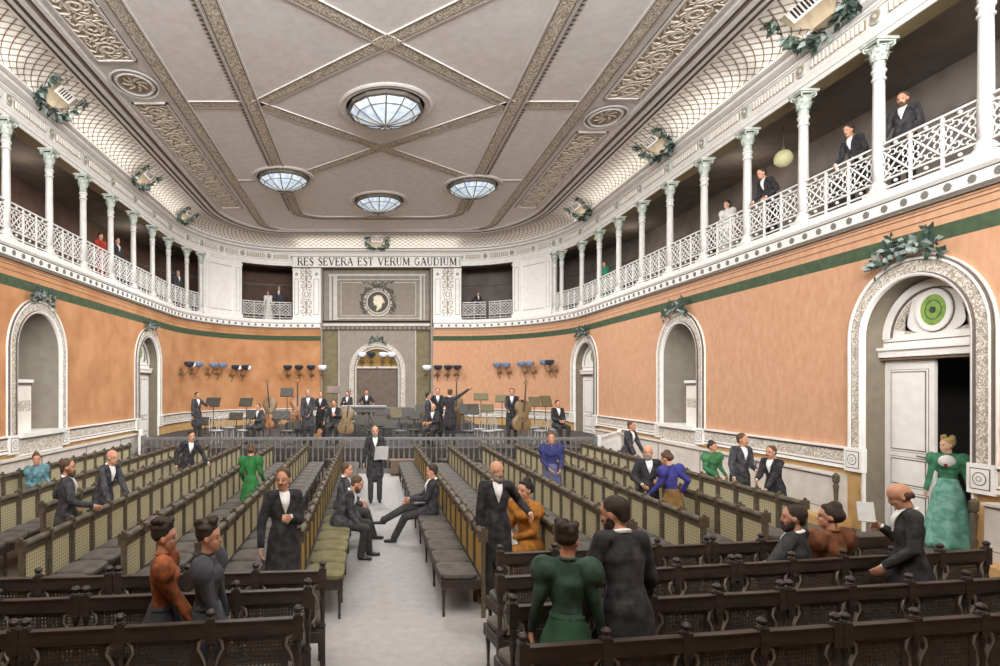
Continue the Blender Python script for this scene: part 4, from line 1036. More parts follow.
def bench(loc, rz, n, p, near, label, group, cush='cushion_grey', cane='cane_gold', depth=.46, wood=None):
    wood = wood or ('wood_dark' if near else 'wood_olive'); r = empty('cane_bench', loc, rz, label=label, cat='bench', group=group)
    k = (near, p, n)
    post = lib(('post', near, wood), lambda: mesh_post(near), wood, 'post', smooth=not near); leg = lib(('leg', 0), mesh_leg, 'wood_dark', 'leg')
    rail = lib(('rail', p, near, wood), lambda: mesh_rail(p, near), wood, 'top_rail')
    pan = lib(('pan', p, near, cane), (lambda: mesh_cane_near(p)) if near else (lambda: mesh_cane_far(p)), ['cane_dark', wood] if near else [cane, wood], 'cane_panel', smooth=False)
    cu = lib(('cu', p, depth, cush), lambda: mesh_cushion(p, depth), cush, 'seat_cushion')
    ap = lib(('ap', n*p, depth, wood), lambda: mesh_apron(n*p, depth), 'wood_dark', 'seat_frame', smooth=False)
    inst(ap, 'seat_frame', r)
    for i in range(n+1):
        x = i*p; inst(post, 'post', r, (x, 0, 0))
        if i % 2 == 0 or i == n or near: inst(leg, 'leg', r, (min(max(x, .03), n*p-.03), depth-.02, 0))
        if near:
            es = (1,) if i == 0 else (-1,) if i == n else (-1, 1); br = lib(('br', es), lambda: mesh_bracket(es), 'bracket_pale', 'scroll_bracket'); inst(br, 'scroll_bracket', r, (x, 0, 0))
        if i < n:
            inst(rail, 'top_rail', r, (x, 0, 0)); inst(pan, 'cane_panel', r, (x, 0, 0)); inst(cu if cush != 'cushion_olive' or i > n-7 else lib(('cu', p, depth, 'cushion_grey'), lambda: mesh_cushion(p, depth), 'cushion_grey', 'seat_cushion'), 'seat_cushion', r, (x, 0, 0))
    return r
RG = 'long cane-backed bench rows facing the aisle'
LROWS = [(-.78, 6.42, 'olive'), (-1.76, 6.0, 0), (-2.70, 6.35, 0), (-3.64, 6.05, 0), (-4.52, 8.0, 0), (-5.42, 6.9, 0), (-6.75, 7.6, 0)]
RROWS = [(1.27, 6.5), (2.19, 6.8), (3.12, 6.9), (4.12, 7.15), (5.05, 7.4), (6.15, 8.2)]
PITCH = .51; FAR = 16.1
NTH = ['beside the aisle', 'second row from the aisle', 'third row from the aisle', 'fourth row from the aisle', 'fifth row from the aisle', 'sixth row from the aisle', 'outermost row along the wall']
for i, (x, y0, c) in enumerate(LROWS):
    n = round((FAR-y0)/PITCH)
    bench((x, y0+n*PITCH, 0.012 if i == 0 else 0), -pi/2, n, PITCH, False, 'long cane-backed bench on the left of the hall, '+NTH[i], RG, 'cushion_olive' if c else 'cushion_grey', 'cane_warm' if i == 0 else 'cane_gold')
for i, (x, y0) in enumerate(RROWS):
    n = round((FAR+(.6 if i > 3 else 0)-y0)/PITCH)
    bench((x, y0, 0), pi/2, n, PITCH, False, 'long cane-backed bench on the right of the hall, '+(NTH[i] if i < 5 else NTH[6]), RG, 'cushion_grey', 'cane_warm' if i == 0 else 'cane_gold')
FG = 'dark cane-backed benches across the foreground'
def across(x, y, ang, counts, p, lbls, left=False):
    ang = radians(ang)
    for n, lb in zip(counts, lbls):
        bench((x, y, 0), ang, n, p, True, lb, FG, 'cushion_grey', depth=.37); L = n*p+.075; x += L*cos(ang); y += L*sin(ang)
W4 = ['end nearest the aisle', 'middle bench of the row', 'far end by the wall']
for nm, x, y, a, cs, lb in (('farthest', 1.27, 5.66, 8.8, (4, 4), ('aisle end', 'wall end')), ('second farthest', 1.11, 4.96, 9.4, (4, 5), ('aisle end', 'wall end')), ('second nearest', 1.06, 4.31, 8.2, (4, 4, 4), ('aisle end', 'middle', 'wall end')), ('nearest', .96, 3.64, 8.3, (4, 4, 4), ('aisle end', 'middle', 'wall end'))):
    across(x, y, a, cs, .56, ['dark bench seen from behind, %s cross row right of the aisle, %s' % (nm, q) for q in lb])
for nm, x1, y1, a, p in (('farthest', -.43, 5.14, 4.6, .585), ('middle', -.51, 4.67, 6, .57), ('nearest', -.52, 4.1, 7.5, .6)):
    L = 3*p; tot = 2*L+.065; ar = radians(a)
    across(x1-tot*cos(ar), y1-tot*sin(ar), a, (3, 3), p, ['dark bench seen from behind, %s cross row left of the aisle, %s' % (nm, q) for q in ('outer end', 'aisle end')])

# ---------------------------------------------------------------- balustrade before the stage
def balustrade(p0, p1, label, m, nb):
    p0 = Vector(p0); p1 = Vector(p1); d = p1-p0; L = d.length; r = empty('stage_balustrade', p0, atan2(d.y, d.x), label=label, cat='balustrade')
    mb = MB(); mb.box(0, L, -.05, .05, 1.0, 1.05); mb.box(0, L, -.035, .035, .96, 1.0); mb.build('top_rail', m[0], r, smooth=False)
    mb = MB(); mb.box(0, L, -.04, .04, .0, .1); mb.build('bottom_rail', m[1], r, smooth=False)
    g = lib(('bal', m[1]), lambda: (lambda q: (q.lathe([(.02, .1), (.022, .16), (.014, .2), (.03, .42), (.034, .5), (.016, .62), (.014, .78), (.022, .86), (.022, .97)], 8), q)[1])(MB()), m[1], 'baluster')
    for i in range(nb): inst(g, 'baluster', r, ((i+.5)*L/nb, 0, 0))
    for x in (0, L): mb = MB(); mb.box(x-.06, x+.06, -.06, .06, 0, 1.1); mb.build('newel_post', m[1], r, smooth=False)
balustrade((-6.85, 17.55, 0), (6.8, 17.55, 0), 'long grey balustrade running across the front of the orchestra platform', ('rail_grey', 'rail_grey'), 84)
balustrade((-7.9, 20.0, 0), (-6.97, 17.6, 0), 'short pale balustrade closing the left side of the orchestra platform', ('white_paint', 'white_paint'), 16)
balustrade((6.95, 17.6, 0), (8.6, 20.0, 0), 'short pale balustrade closing the right side of the orchestra platform', ('white_paint', 'white_paint'), 18)

# ---------------------------------------------------------------- orchestra furniture
def chair_proto(m, key):
    def seat(): mb = MB(); mb.lathe([(.19, .42), (.21, .435), (.205, .46), (.18, .465)], 16); return mb
    def leg(): mb = MB(); mb.tube([(0, 0, .43), (.012, 0, .2), (.03, 0, 0)], .017, 6); return mb
    def back(): mb = MB(); mb.tube([(-.17, -.17, .42), (-.18, -.2, .7), (-.14, -.22, .86), (0, -.24, .93), (.14, -.22, .86), (.18, -.2, .7), (.17, -.17, .42)], .016, 6); mb.tube([(-.09, -.17, .44), (-.1, -.2, .68), (0, -.22, .8), (.1, -.2, .68), (.09, -.17, .44)], .011, 5); return mb
    return [('seat', lib(('cs', key), seat, m, 'seat')), ('backrest', lib(('cb', key), back, m, 'backrest')), ('leg', lib(('cl', key), leg, m, 'leg'))]
def chair(loc, rz, m, label, group):
    r = empty('bentwood_chair', loc, rz, label=label, cat='chair', group=group); pr = chair_proto(m, m)
    inst(pr[0][1], 'seat', r); inst(pr[1][1], 'backrest', r)
    for a in (45, 135, 225, 315): inst(pr[2][1], 'leg', r, (.15*cos(radians(a)), .15*sin(radians(a)), 0), radians(a))
    return r
def X_at(px, d): return (px-VX)*d/F
def Z_at(py, d): return EYE-(py-VY)*d/F
def stand(px, py, d, label, w=.46, h=.34, m='stand_dark', base=STG, tilt=.45, yaw=0):
    x, z = X_at(px, d), Z_at(py, d); r = empty('music_stand', (x, d, base), yaw, label=label, cat='music stand', group='music stands on the platform'); H = z-base
    mb = MB(); mb.tube([(0, .03, .2), (0, .03, max(.3, H))], .016, 6); mb.ellipsoid((0, .03, .55*H), (.026, .026, .03), 8, 5); mb.build('pole', m, r)
    mb = MB()
    for k in range(3): a = 2*pi*k/3+.5; mb.tube([(0, .03, .26), (.12*cos(a), .03+.12*sin(a), .16), (.24*cos(a), .03+.24*sin(a), .0)], .012, 5)
    mb.build('foot', m, r)
    mb = MB(); R = Matrix.Translation((0, 0, H)) @ Matrix.Rotation(-tilt, 4, 'X'); mb.box(-w/2, w/2, -.008, .008, -h/2, h/2, R); mb.box(-w/2, w/2, .008, .05, -h/2, -h/2+.015, R); mb.box(-w/2, -w/2+.02, -.014, .01, -h/2, h/2, R); mb.box(w/2-.02, w/2, -.014, .01, -h/2, h/2, R)
    mb.build('desk', m, r, smooth=False)
ST = [(213, 402, 20.6, 'dark music stand beside the man standing at the left of the stage', .55, .34, 'stand_dark'), (246, 402, 21, 'dark music stand, second along the left of the stage', .5, .32, 'stand_dark'),
      (236, 416, 19.6, 'low dark music stand before the pale chairs on the left', .5, .26, 'stand_dark'), (287, 392, 20.5, 'tall dark-topped music stand between the two leaning basses', .46, .32, 'stand_dark'),
      (281, 415, 19.2, 'low broad music stand right of the seated violinist', .6, .3, 'stand_dark'), (333.5, 389.5, 22.5, 'brown-topped music stand against the olive bay left of the arch', .5, .3, 'niche_brown'),
      (396, 413, 20, 'dark tilted music stand right of the organ desk', .4, .36, 'stand_olive'), (405, 412, 20.3, 'second tilted music stand right of the organ desk', .4, .36, 'stand_dark'), (415, 415, 19.5, 'low tilted stand near the group of musicians on the right', .36, .3, 'stand_dark'),
      (464, 409, 19.4, 'tilted music stand just right of the man raising his arm', .32, .36, 'stand_dark'), (474, 409, 19.2, 'second tilted stand right of the man raising his arm', .34, .36, 'stand_dark'),
      (481, 396.5, 21, 'high dark music stand between the raised arm and the bass player', .52, .26, 'stand_olive'), (502, 398.5, 21, 'high music stand directly left of the bass player', .48, .26, 'stand_olive'), (487, 408, 20, 'low stand under the high one left of the bass player', .46, .28, 'stand_olive'),
      (534.5, 401.5, 20.6, 'olive music stand, left of two near the seated man at the right', .4, .36, 'stand_olive'), (546, 401, 20.6, 'olive music stand right next to the seated man at the right', .42, .4, 'stand_olive'), (251, 414, 19.2, 'narrow low stand behind the seated violinist', .3, .3, 'stand_dark')]
for i, (px, py, d, lb, w_, h_, m) in enumerate(ST): stand(px, py, d, lb, w_, h_, m, yaw=random.uniform(-.3, .3))
CH = [(217, 19.0, 'chair_pale', 'pale bentwood chair on the platform, first right of the standing man'), (229, 20.4, 'chair_pale', 'pale bentwood chair on the platform, second right of the standing man'), (243, 19.1, 'chair_pale', 'pale bentwood chair on the platform just left of the violinist'),
      (288, 18.9, 'desk_grey', 'grey chair on the platform under the leaning basses'), (297, 19.5, 'stand_dark', 'dark chair on the platform beside the man standing with folded hands'), (373, 19, 'stand_dark', 'dark chair on the platform behind the man in the aisle'), (387, 20.2, 'stand_dark', 'dark chair on the platform below the organ desk'), (400, 18.9, 'desk_grey', 'grey chair on the platform right of the man in the aisle'), (414, 19.3, 'stand_dark', 'dark chair on the platform left of the group of musicians'),
      (469, 18.9, 'desk_grey', 'grey chair on the platform right of the raised arm'), (479, 19.6, 'chair_pale', 'pale chair below the olive stands, left of the bass player'), (488, 18.8, 'chair_pale', 'pale chair nearest the balustrade, left of the bass player'), (498, 19.2, 'chair_pale', 'pale chair directly left of the bass player'),
      (533, 20.3, 'chair_pale', 'pale chair just right of the double bass'), (540, 18.9, 'chair_pale', 'pale chair between the double bass and the seated man')]
for i, (px, d, m, lb) in enumerate(CH): chair((X_at(px, d), d, STG), pi+random.uniform(-.9, .9), m, lb, 'orchestra chairs')
FC = [(150, 'leftmost'), (291, 'second from the left'), (331, 'left of the aisle end'), (424, 'right of the aisle end'), (444, 'second right of the aisle'), (483, 'third right of the aisle'), (525, 'fourth right of the aisle'), (584, 'rightmost')]
for px, lb in FC: chair((X_at(px, 17), 17.0, 0), 0, 'wood_olive' if px > 500 else 'stand_dark', 'dark bentwood chair at the foot of the stage balustrade, '+lb, 'chairs along the balustrade')
mb = MB(); mb.box(0, 1.1, 0, .35, .05, .42); mb.box(-.03, 1.13, -.03, .38, .42, .46); mb.box(.04, 1.06, -.012, 0, .1, .38); b = mb.build('step_bench', 'wood_brown', smooth=False, loc=(.6, 16.75, 0.0)); tag(b, 'low brown box bench below the balustrade at the end of the aisle', 'bench')

def violin_mesh(L, W, D):                       # body outline in x,z; thickness in y
    out = [(0, 0), (.32, .02), (.47, .12), (.5, .25), (.44, .38), (.33, .46), (.3, .54), (.34, .62), (.42, .70), (.42, .83), (.33, .94), (.14, 1), (0, 1.0)]
    pts = [(x*W, z*L) for x, z in out]+[(-x*W, z*L) for x, z in reversed(out[1:-1])]; n = len(pts); mb = MB(); rows = []
    for k, (sc, y) in enumerate(((.0, -D*.62), (.55, -D*.6), (.93, -D*.48), (1, -D*.42), (1, D*.42), (.93, D*.48), (.5, D*.58), (.0, D*.6))):
        rows.append([(x*sc, y, L*.45+(z-L*.45)*sc) for x, z in pts])
    mb.grid(rows, True); return mb
def string_instrument(name, loc, rz, L, label, cat, m='bass_wood', lean=0, roll=0):
    r = bpy.data.objects.new(name, None); r.location = loc; r.rotation_euler = (lean, roll, rz); COL.objects.link(r); tag(r, label, cat)
    W, D = L*.62, L*.17; violin_mesh(L, W, D).build('body', m, r)
    mb = MB(); mb.tube([(0, -D*.62, L*.62), (0, -D*.75, L*1.0), (0, -D*.45, L*1.52)], [L*.03, L*.028, L*.022], 6); mb.build('neck', 'stand_dark', r)
    mb = MB(); mb.tube([(0, -D*.4, L*1.5), (0, -D*.1, L*1.62)]+[(0, -D*.3-L*.035*cos(a*.9), L*1.66+L*.035*sin(a*.9)) for a in range(5)], L*.022, 6)
    for e in (-1, 1):
        for z in (1.54, 1.59): mb.tube([(e*.01, -D*.2, L*z), (e*L*.09, -D*.2, L*z+.01)], L*.012, 5)
    mb.build('scroll', m, r)
    mb = MB(); mb.box(-W*.09, W*.09, -D*.95, -D*.55, L*.42, L*.435); mb.box(-W*.05, W*.05, -D*.8, -D*.6, L*.06, L*.32); mb.build('tailpiece', 'stand_dark', r, smooth=False)
    for e in (-1, 1): mb = MB(); mb.tube([(e*W*.2, -D*.62, L*.36), (e*W*.24, -D*.64, L*.42), (e*W*.18, -D*.64, L*.5)], L*.008, 4); mb.build('sound_hole', 'ink', r)
    if L > .9:
        mb = MB(); mb.tube([(0, 0, 0), (0, 0, -.12)], .012, 6); mb.build('endpin', 'stand_dark', r)
    return r
def inst_at(name, px, pybot, d, L, label, cat, **k): string_instrument(name, (X_at(px, d), d, Z_at(pybot, d)), k.pop('rz', 0), L, label, cat, **k)
inst_at('double_bass', 272, 425, 20.6, .98, 'brown double bass standing behind the seated violinist, its neck slanting left', 'double bass', roll=-.12, lean=-.1)
inst_at('double_bass', 297.5, 423, 20.9, .98, 'reddish double bass leaning upright behind the man with folded hands', 'double bass', m='violin_wood', lean=-.08, rz=.2)
inst_at('double_bass', 520.5, 431, 18.9, 1.0, 'large double bass held upright by the player at the right', 'double bass', roll=.1, rz=.1)
inst_at('double_bass', 455, 424, 20.4, .98, 'double bass behind the man raising his arm, only its neck clear', 'double bass', roll=.03)
inst_at('cello', 345, 434, 18.6, .86, 'cello leaning in front of the seated cellist left of the organ desk', 'cello', roll=.12)
inst_at('violin', 270, 428, 18.7, .46, 'orange violin held upright on the knee of the seated violinist', 'violin', m='violin_wood', roll=-.1)
inst_at('violin', 317, 438, 18.3, .3, 'small orange violin hanging from the hand of the standing man', 'violin', m='violin_wood', roll=.4)
inst_at('violin', 427, 434, 18.5, .4, 'orange violin on the knee of the bald man seated in the right group', 'violin', m='violin_wood', roll=-.15)
for px, py, d, lb, w_, h_, m in ((362, 420, 19.6, 'low dark stand at the foot of the organ desk, left of two', .5, .36, 'stand_dark'), (379, 421, 19.4, 'low dark stand at the foot of the organ desk, right of two', .5, .36, 'stand_dark'), (391, 424, 18.7, 'small dark stand close behind the balustrade near the aisle', .4, .3, 'stand_dark'),
      (421, 409, 21, 'dark stand directly left of the musician in profile', .4, .34, 'stand_dark'), (300, 424, 18.9, 'squat dark stand at the feet of the tall bearded musician', .4, .3, 'stand_dark'), (270, 423, 19.9, 'squat dark stand in front of the first double bass', .5, .3, 'stand_dark'), (205, 421, 20.8, 'squat dark stand behind the far left standing musician', .4, .3, 'stand_dark')):
    stand(px, py, d, lb, w_, h_, m)
# long organ desk
d = 21.5; x0, x1, z1 = X_at(343, d), X_at(413, d), Z_at(406, d)
r = empty('organ_desk', (x0, d, STG), label='long grey organ desk with open frame before the two seated players', cat='desk'); L = x1-x0; H = z1-STG
mb = MB(); mb.box(-.05, L*.62, -.3, .3, H-.04, H+.02); mb.build('desk_top', 'desk_top', r, smooth=False)
mb = MB(); mb.box(0, L, -.2, .2, H-.22, H-.06); mb.box(0, L, -.05, .25, .0, .5); mb.build('case', 'desk_grey', r, smooth=False)
for k in range(6): mb = MB(); x = k*L/5; mb.box(x-.03, x+.03, -.26, -.2, 0, H-.05); mb.build('upright', 'desk_grey', r, smooth=False)
mb = MB(); mb.box(0, L, -.25, -.21, H*.5, H*.5+.05); mb.build('crossbar', 'desk_top', r, smooth=False)
mb = MB(); mb.box(-.32, .42, -.12, .12, 0, .55); mb.box(-.36, .46, -.14, .14, .55, .6); mb.lathe([(.3, .6), (.28, .72), (.15, .86), (.02, .9)], 12, squash=.4)
tag(mb.build('organ_console', 'niche_brown', smooth=False, loc=(X_at(366, 25), 25.0, STG+.42+.0)), 'dark brown organ console standing behind the two players under the arch', 'organ')
# ---------------------------------------------------------------- people
dm('skin', '#c99477', .6, '#b07a5e', scale=14, amount=.5)
dm('skin_pale', '#d8ab90', .6, '#c39176', scale=14, amount=.5)
dm('cloth_black', '#1c1a1b', .95, '#4a474b', scale=13, amount=.75)
dm('cloth_charcoal', '#272628', .95, '#5b595d', scale=13, amount=.8)
dm('trouser_grey', '#2e2c2b', .95, '#454240', scale=8, amount=.7)
dm('shirt_white', '#e9e7e3', .8, '#cfccc8', scale=14, amount=.4)
dm('shoe_black', '#1e1c1c', .4)
dm('hair_dark', '#3a2d22', .8, '#211a14', scale=30, amount=.8)
dm('hair_black', '#25211f', .8, '#141210', scale=30, amount=.8)
dm('hair_brown', '#5f4530', .8, '#3f2c1d', scale=30, amount=.8)
dm('hair_grey', '#8a8076', .8, '#675d54', scale=30, amount=.8)
dm('hair_blond', '#bda268', .8, '#8d7443', scale=30, amount=.8)
dm('dress_teal', '#7398a2', .85, '#2b5352', scale=10, amount=.9)
dm('dress_green', '#2a7034', .85, '#12451d', scale=7, amount=.8)
dm('dress_dark_green', '#3a5443', .85, '#152520', scale=10, amount=.9)
dm('dress_skirt_green', '#2f5a36', .85, '#1c2b2c', scale=3, amount=.95)
dm('dress_orange', '#ad6134', .85, '#4f2511', scale=13, amount=.9)
dm('dress_amber', '#bf8030', .85, '#804a16', scale=13, amount=.85)
dm('dress_rust', '#84502f', .85, '#472818', scale=13, amount=.85)
dm('dress_grey', '#4f5057', .85, '#2c2d32', scale=7, amount=.85)
dm('dress_black', '#26252a', .85, '#45444b', scale=6, amount=.7)
dm('dress_navy', '#34386f', .85, '#202344', scale=7, amount=.8)
dm('dress_violet', '#403e8c', .85, '#29275f', scale=7, amount=.8)
dm('skirt_slate', '#5f6387', .85, '#3e4258', scale=6, amount=.85)
dm('skirt_mustard', '#8a6630', .85, '#5d421d', scale=6, amount=.85)
dm('dress_sea', '#8cbcae', .8, '#3f8468', scale=9, amount=.9)
dm('dress_sea_dark', '#4d8c68', .8, '#245a3c', scale=10, amount=.85)
dm('dress_white', '#e6e2dc', .85, '#cbc6bf', scale=7, amount=.6)
dm('dress_red', '#b53a2c', .85, '#7f241b', scale=7, amount=.7)
dm('dress_emerald', '#2f8f6a', .85, '#1d6348', scale=7, amount=.8)
dm('dress_leaf', '#4d8556', .85, '#255a33', scale=7, amount=.9)
dm('flower_red', '#b3202a', .7)

def bake(mb, name, mats, parent, vox, smooth=2):
    ob = mb.build(name, mats, smooth=False, link=True)
    m = ob.modifiers.new('r', 'REMESH'); m.mode = 'VOXEL'; m.voxel_size = vox; m.use_smooth_shade = True
    if smooth: q = ob.modifiers.new('s', 'SMOOTH'); q.factor = .5; q.iterations = smooth
    dg = bpy.context.evaluated_depsgraph_get(); dg.update()
    me = bpy.data.meshes.new_from_object(ob.evaluated_get(dg)); old = ob.data
    ob.modifiers.clear(); ob.data = me; bpy.data.meshes.remove(old); me.name = name
    if parent: ob.parent = parent
    return ob
def ik(a, t, l1, l2, hint):
    a, t, hint = Vector(a), Vector(t), Vector(hint); d = t-a; L = d.length
    if L > (l1+l2)*.998: t = a+d*((l1+l2)*.998/L); d = t-a; L = d.length
    L = max(L, abs(l1-l2)+.01); c = (l1*l1+L*L-l2*l2)/(2*l1*L); h = l1*sqrt(max(0, 1-c*c)); dn = d.normalized()
    hp = hint-dn*hint.dot(dn); hp = hp.normalized() if hp.length > 1e-4 else dn.orthogonal().normalized()
    return a+dn*l1*c+hp*h, t
def rot3(z=0, x=0, y=0): return Matrix.Rotation(z, 3, 'Z') @ Matrix.Rotation(x, 3, 'X') @ Matrix.Rotation(y, 3, 'Y')
NP = [0]
def person(px, d=None, yaw=0, label='', sex='m', H=1.74, base=0., pose='stand', lean=0, side=0, hyaw=0, hpitch=0, hands=None, feet=None, top='cloth_black', bottom='trouser_grey', hair='hair_dark', style=None, beard=None, skin='skin',
           X=None, group=None, far=False, seat=.46, skirt=None, coat='frock', tw=0, knees=None, cuff=None, legs=True, fold=9, hip=.0, collar='shirt_white'):
    """the figure faces its own +y; yaw 0 looks away from the viewer, pi looks at the viewer"""
    NP[0] += 1; S = H/1.74; x = X if X is not None else X_at(px, d)
    lo = .024 if far else .013; hi = .017 if far else .0085; fem = sex == 'f'; sit = pose == 'sit'
    pz = (seat/S+.10) if sit else .957; P = Vector((0, hip, pz)); up = Vector((sin(side), sin(lean), 0)); up.z = sqrt(max(.05, 1-up.x**2-up.y**2))
    TWM = Matrix.Rotation(tw, 3, 'Z'); rt = TWM @ Vector((1, 0, 0)); rt = (rt-up*rt.dot(up)).normalized(); fw = up.cross(rt).normalized()
    waist = P+up*.14; chest = P+up*.33; neck = P+up*.505; sh = P+up*.455; sw = .122 if fem else .15
    HR = rot3(hyaw, hpitch) ; HRt = Matrix((rt, fw, up)).transposed() if False else None
    hb = neck+up*.02; hc = hb+HR @ Vector((0, .02, .135))+up*0
    hc = Vector((hb.x+up.x*.06, hb.y+up.y*.06, hb.z))+HR @ Vector((0, .022, .105))
    shL, shR = sh-rt*sw, sh+rt*sw; hipL, hipR = P-rt*.09-Vector((0, 0, .02)), P+rt*.09-Vector((0, 0, .02))
    body = lambda v: P+rt*v[0]+fw*v[1]+Vector((0, 0, 1))*v[2]      # hand targets from the pelvis, turned with the trunk
    dl, dr = ((-.27, .06, -.10), (.27, .06, -.10)) if not sit else ((-.16, .34, .08), (.16, .34, .08))
    if hands:
        dl = hands[0] or dl; dr = hands[1] or dr
    tL, tR = body(dl), body(dr)
    eL, wL = ik(shL, tL, .285, .26, -rt*.5-fw*.7-up*.6); eR, wR = ik(shR, tR, .285, .26, rt*.5-fw*.7-up*.6)
    fl, fr = feet or (((-.10, .0, .08), (.10, .02, .08)) if not sit else ((-.11, .43, .08), (.11, .43, .08)))
    kh = Vector((0, 1, .15)) if not sit else Vector((0, .5, 1))
    kL, aL = ik(hipL, fl, .44, .42, kh+Vector((-.12, 0, 0))); kR, aR = ik(hipR, fr, .44, .42, kh+Vector((.12, 0, 0)))
    root = None
    # --- body: one continuous surface
    mb = MB(); C = mb.capsule
    fx = HR @ Vector((1, 0, 0)); fy = HR @ Vector((0, 1, 0)); fz = HR @ Vector((0, 0, 1)); h = lambda a, b, c: hc+(fx*a+fy*b+fz*c)*.93
    mb.ellipsoid(h(0, -.012, .03), (.074, .093, .09), 18, 12, HR); mb.ellipsoid(h(0, .018, -.045), (.056, .066, .072), 16, 10, HR); mb.ellipsoid(h(0, .055, -.092), (.03, .026, .024), 10, 6, HR)
    C(h(0, .078, .02), .011, h(0, .093, -.028), .014, n=8); mb.ellipsoid(h(0, .077, -.062), (.024, .012, .012), 8, 5, HR); mb.ellipsoid(h(0, .07, .034), (.05, .016, .012), 10, 5, HR)
    for e in (-1, 1): mb.ellipsoid(h(e*.076, -.005, -.005), (.012, .02, .032), 8, 6, HR); mb.ellipsoid(h(e*.035, .058, -.03), (.022, .018, .02), 8, 6, HR)
    C(neck-up*.05, .058, hc-fz*.06-fy*.01, .05, n=12)
    C(chest+up*.03, .098, waist, .078, 1.1, .8, rt); C(waist, .075, P, .088, 1.1, .85, rt); C(shL, .04, shR, .04, 1, 1, n=10); C(sh, .07, chest, .098, 1.1, .75, rt)
    hnd = []
    for s_, e_, w_, sg, hintn in ((shL, eL, wL, -1, rt), (shR, eR, wR, 1, -rt)):
        C(s_, .042, e_, .034, n=10); C(e_, .034, w_, .025, n=10)
        dirv = (w_-e_).normalized(); dv = (dirv+Vector((0, 0, -.25))).normalized(); tn = (rt*(-sg)-dv*(rt*(-sg)).dot(dv)); tn = tn.normalized() if tn.length > .1 else fw
        fwd = dv.cross(tn); a = w_+dv*.045
        mb.capsule(w_, .024, w_+dv*.075, .030, .55, 1.25, tn, n=10)
        for k in range(4):
            o = (k-1.5)*.0215; L_ = (.07, .082, .078, .06)[k]; b0 = w_+dv*.08+fwd*o*sg; b1 = b0+dv*L_*.5+tn*.012; b2 = b1+dv*L_*.35+tn*.03
            mb.capsule(b0, .0105, b1, .0098, n=7); mb.capsule(b1, .0098, b2, .0085, n=7)
        th0 = w_+dv*.03-fwd*.022*sg*-1; th0 = w_+dv*.028+fwd*(-.026)*sg; th1 = th0+dv*.035+fwd*(-.026)*sg+tn*.012; mb.capsule(th0, .013, th1, .0115, n=7); mb.capsule(th1, .0115, th1+dv*.032+tn*.008, .0095, n=7)
        hnd.append(w_+dv*.10)
    if legs:
        for hp, k_, a_ in ((hipL, kL, aL), (hipR, kR, aR)):
            C(hp, .058, k_, .048, n=12); C(k_, .053, a_, .036, n=10); mb.capsule(a_-Vector((0, 0, .03)), .036, a_+Vector((0, .13, -.045)), .028, 1, .8)
    root = bake(mb, 'person', skin, None, hi)
    root.location = (x, d, base); root.rotation_euler = (0, 0, yaw); root.scale = (S, S, S)
    tag(root, label, 'person', group)
    # --- clothes
    if not fem:
        mb = MB(); C = mb.capsule
        for hp, k_, a_ in ((hipL, kL, aL), (hipR, kR, aR)): C(hp+Vector((0, 0, .0)), .078, k_, .070, n=12); C(k_, .068, a_+Vector((0, 0, .0)), .058, n=12)
        C(P+Vector((0, 0, .08)), .105, P, .11, 1.15, .85, rt); bake(mb, 'trousers', bottom, root, lo)
        mb = MB()
        for a_ in (aL, aR): mb.capsule(a_-Vector((0, .02, .035)), .042, a_+Vector((0, .15, -.048)), .032, 1, .85); mb.capsule(a_-Vector((0, .01, .03)), .042, a_+Vector((0, 0, .03)), .044)
        bake(mb, 'shoes', 'shoe_black', root, .013)
    mb = MB(); C = mb.capsule; r0 = .0 if not fem else -.012
    C(sh+up*.0, .095+r0, chest, .135+r0, 1.12, .78, rt); C(chest, .135+r0, waist, .112+r0*1.5, 1.12, .82, rt)
    C(shL+up*.01, .058+r0, shR+up*.01, .058+r0, n=12); C(sh+up*.01, .085+r0, neck-up*.01, .056, 1.1, .9, rt)
    for s_, e_, w_ in ((shL, eL, wL), (shR, eR, wR)):
        if fem: mb.ellipsoid(s_.lerp(e_, .30)+up*.035+rt*(.02 if (s_-sh).dot(rt) > 0 else -.02), (.10, .098, .118), 14, 9); C(s_.lerp(e_, .3), .078, e_, .048, n=12); C(e_, .046, w_, .034, n=12)
        else: C(s_, .062, e_, .053, n=12); C(e_, .052, w_-(w_-e_)*.04, .041, n=12); mb.ellipsoid(s_, (.064, .064, .062), 12, 8)
    if fem: mb.ellipsoid(chest+fw*.045, (.125, .09, .085), 14, 8); C(waist, .098, P+up*.06, .115, 1.08, .88, rt)
    else:
        C(waist, .115, P, .148, 1.18, .9, rt)
        if coat == 'frock' and not sit: C(P, .148, P+Vector((0, -.02, -.36)), .170, 1.18, .98)
        elif coat == 'tail' and not sit:
            for e in (-1, 1): C(P+rt*e*.07-fw*.07, .075, P+rt*e*.06-fw*.06+Vector((0, 0, -.42)), .045, 1, .5)
        elif sit and coat:
            for hp, k_ in ((hipL, kL), (hipR, kR)): C(hp, .105, hp.lerp(k_, .45), .092, n=12)
    bake(mb, 'dress_bodice' if fem else 'tailcoat' if coat == 'tail' else 'coat', top, root, lo, 2)
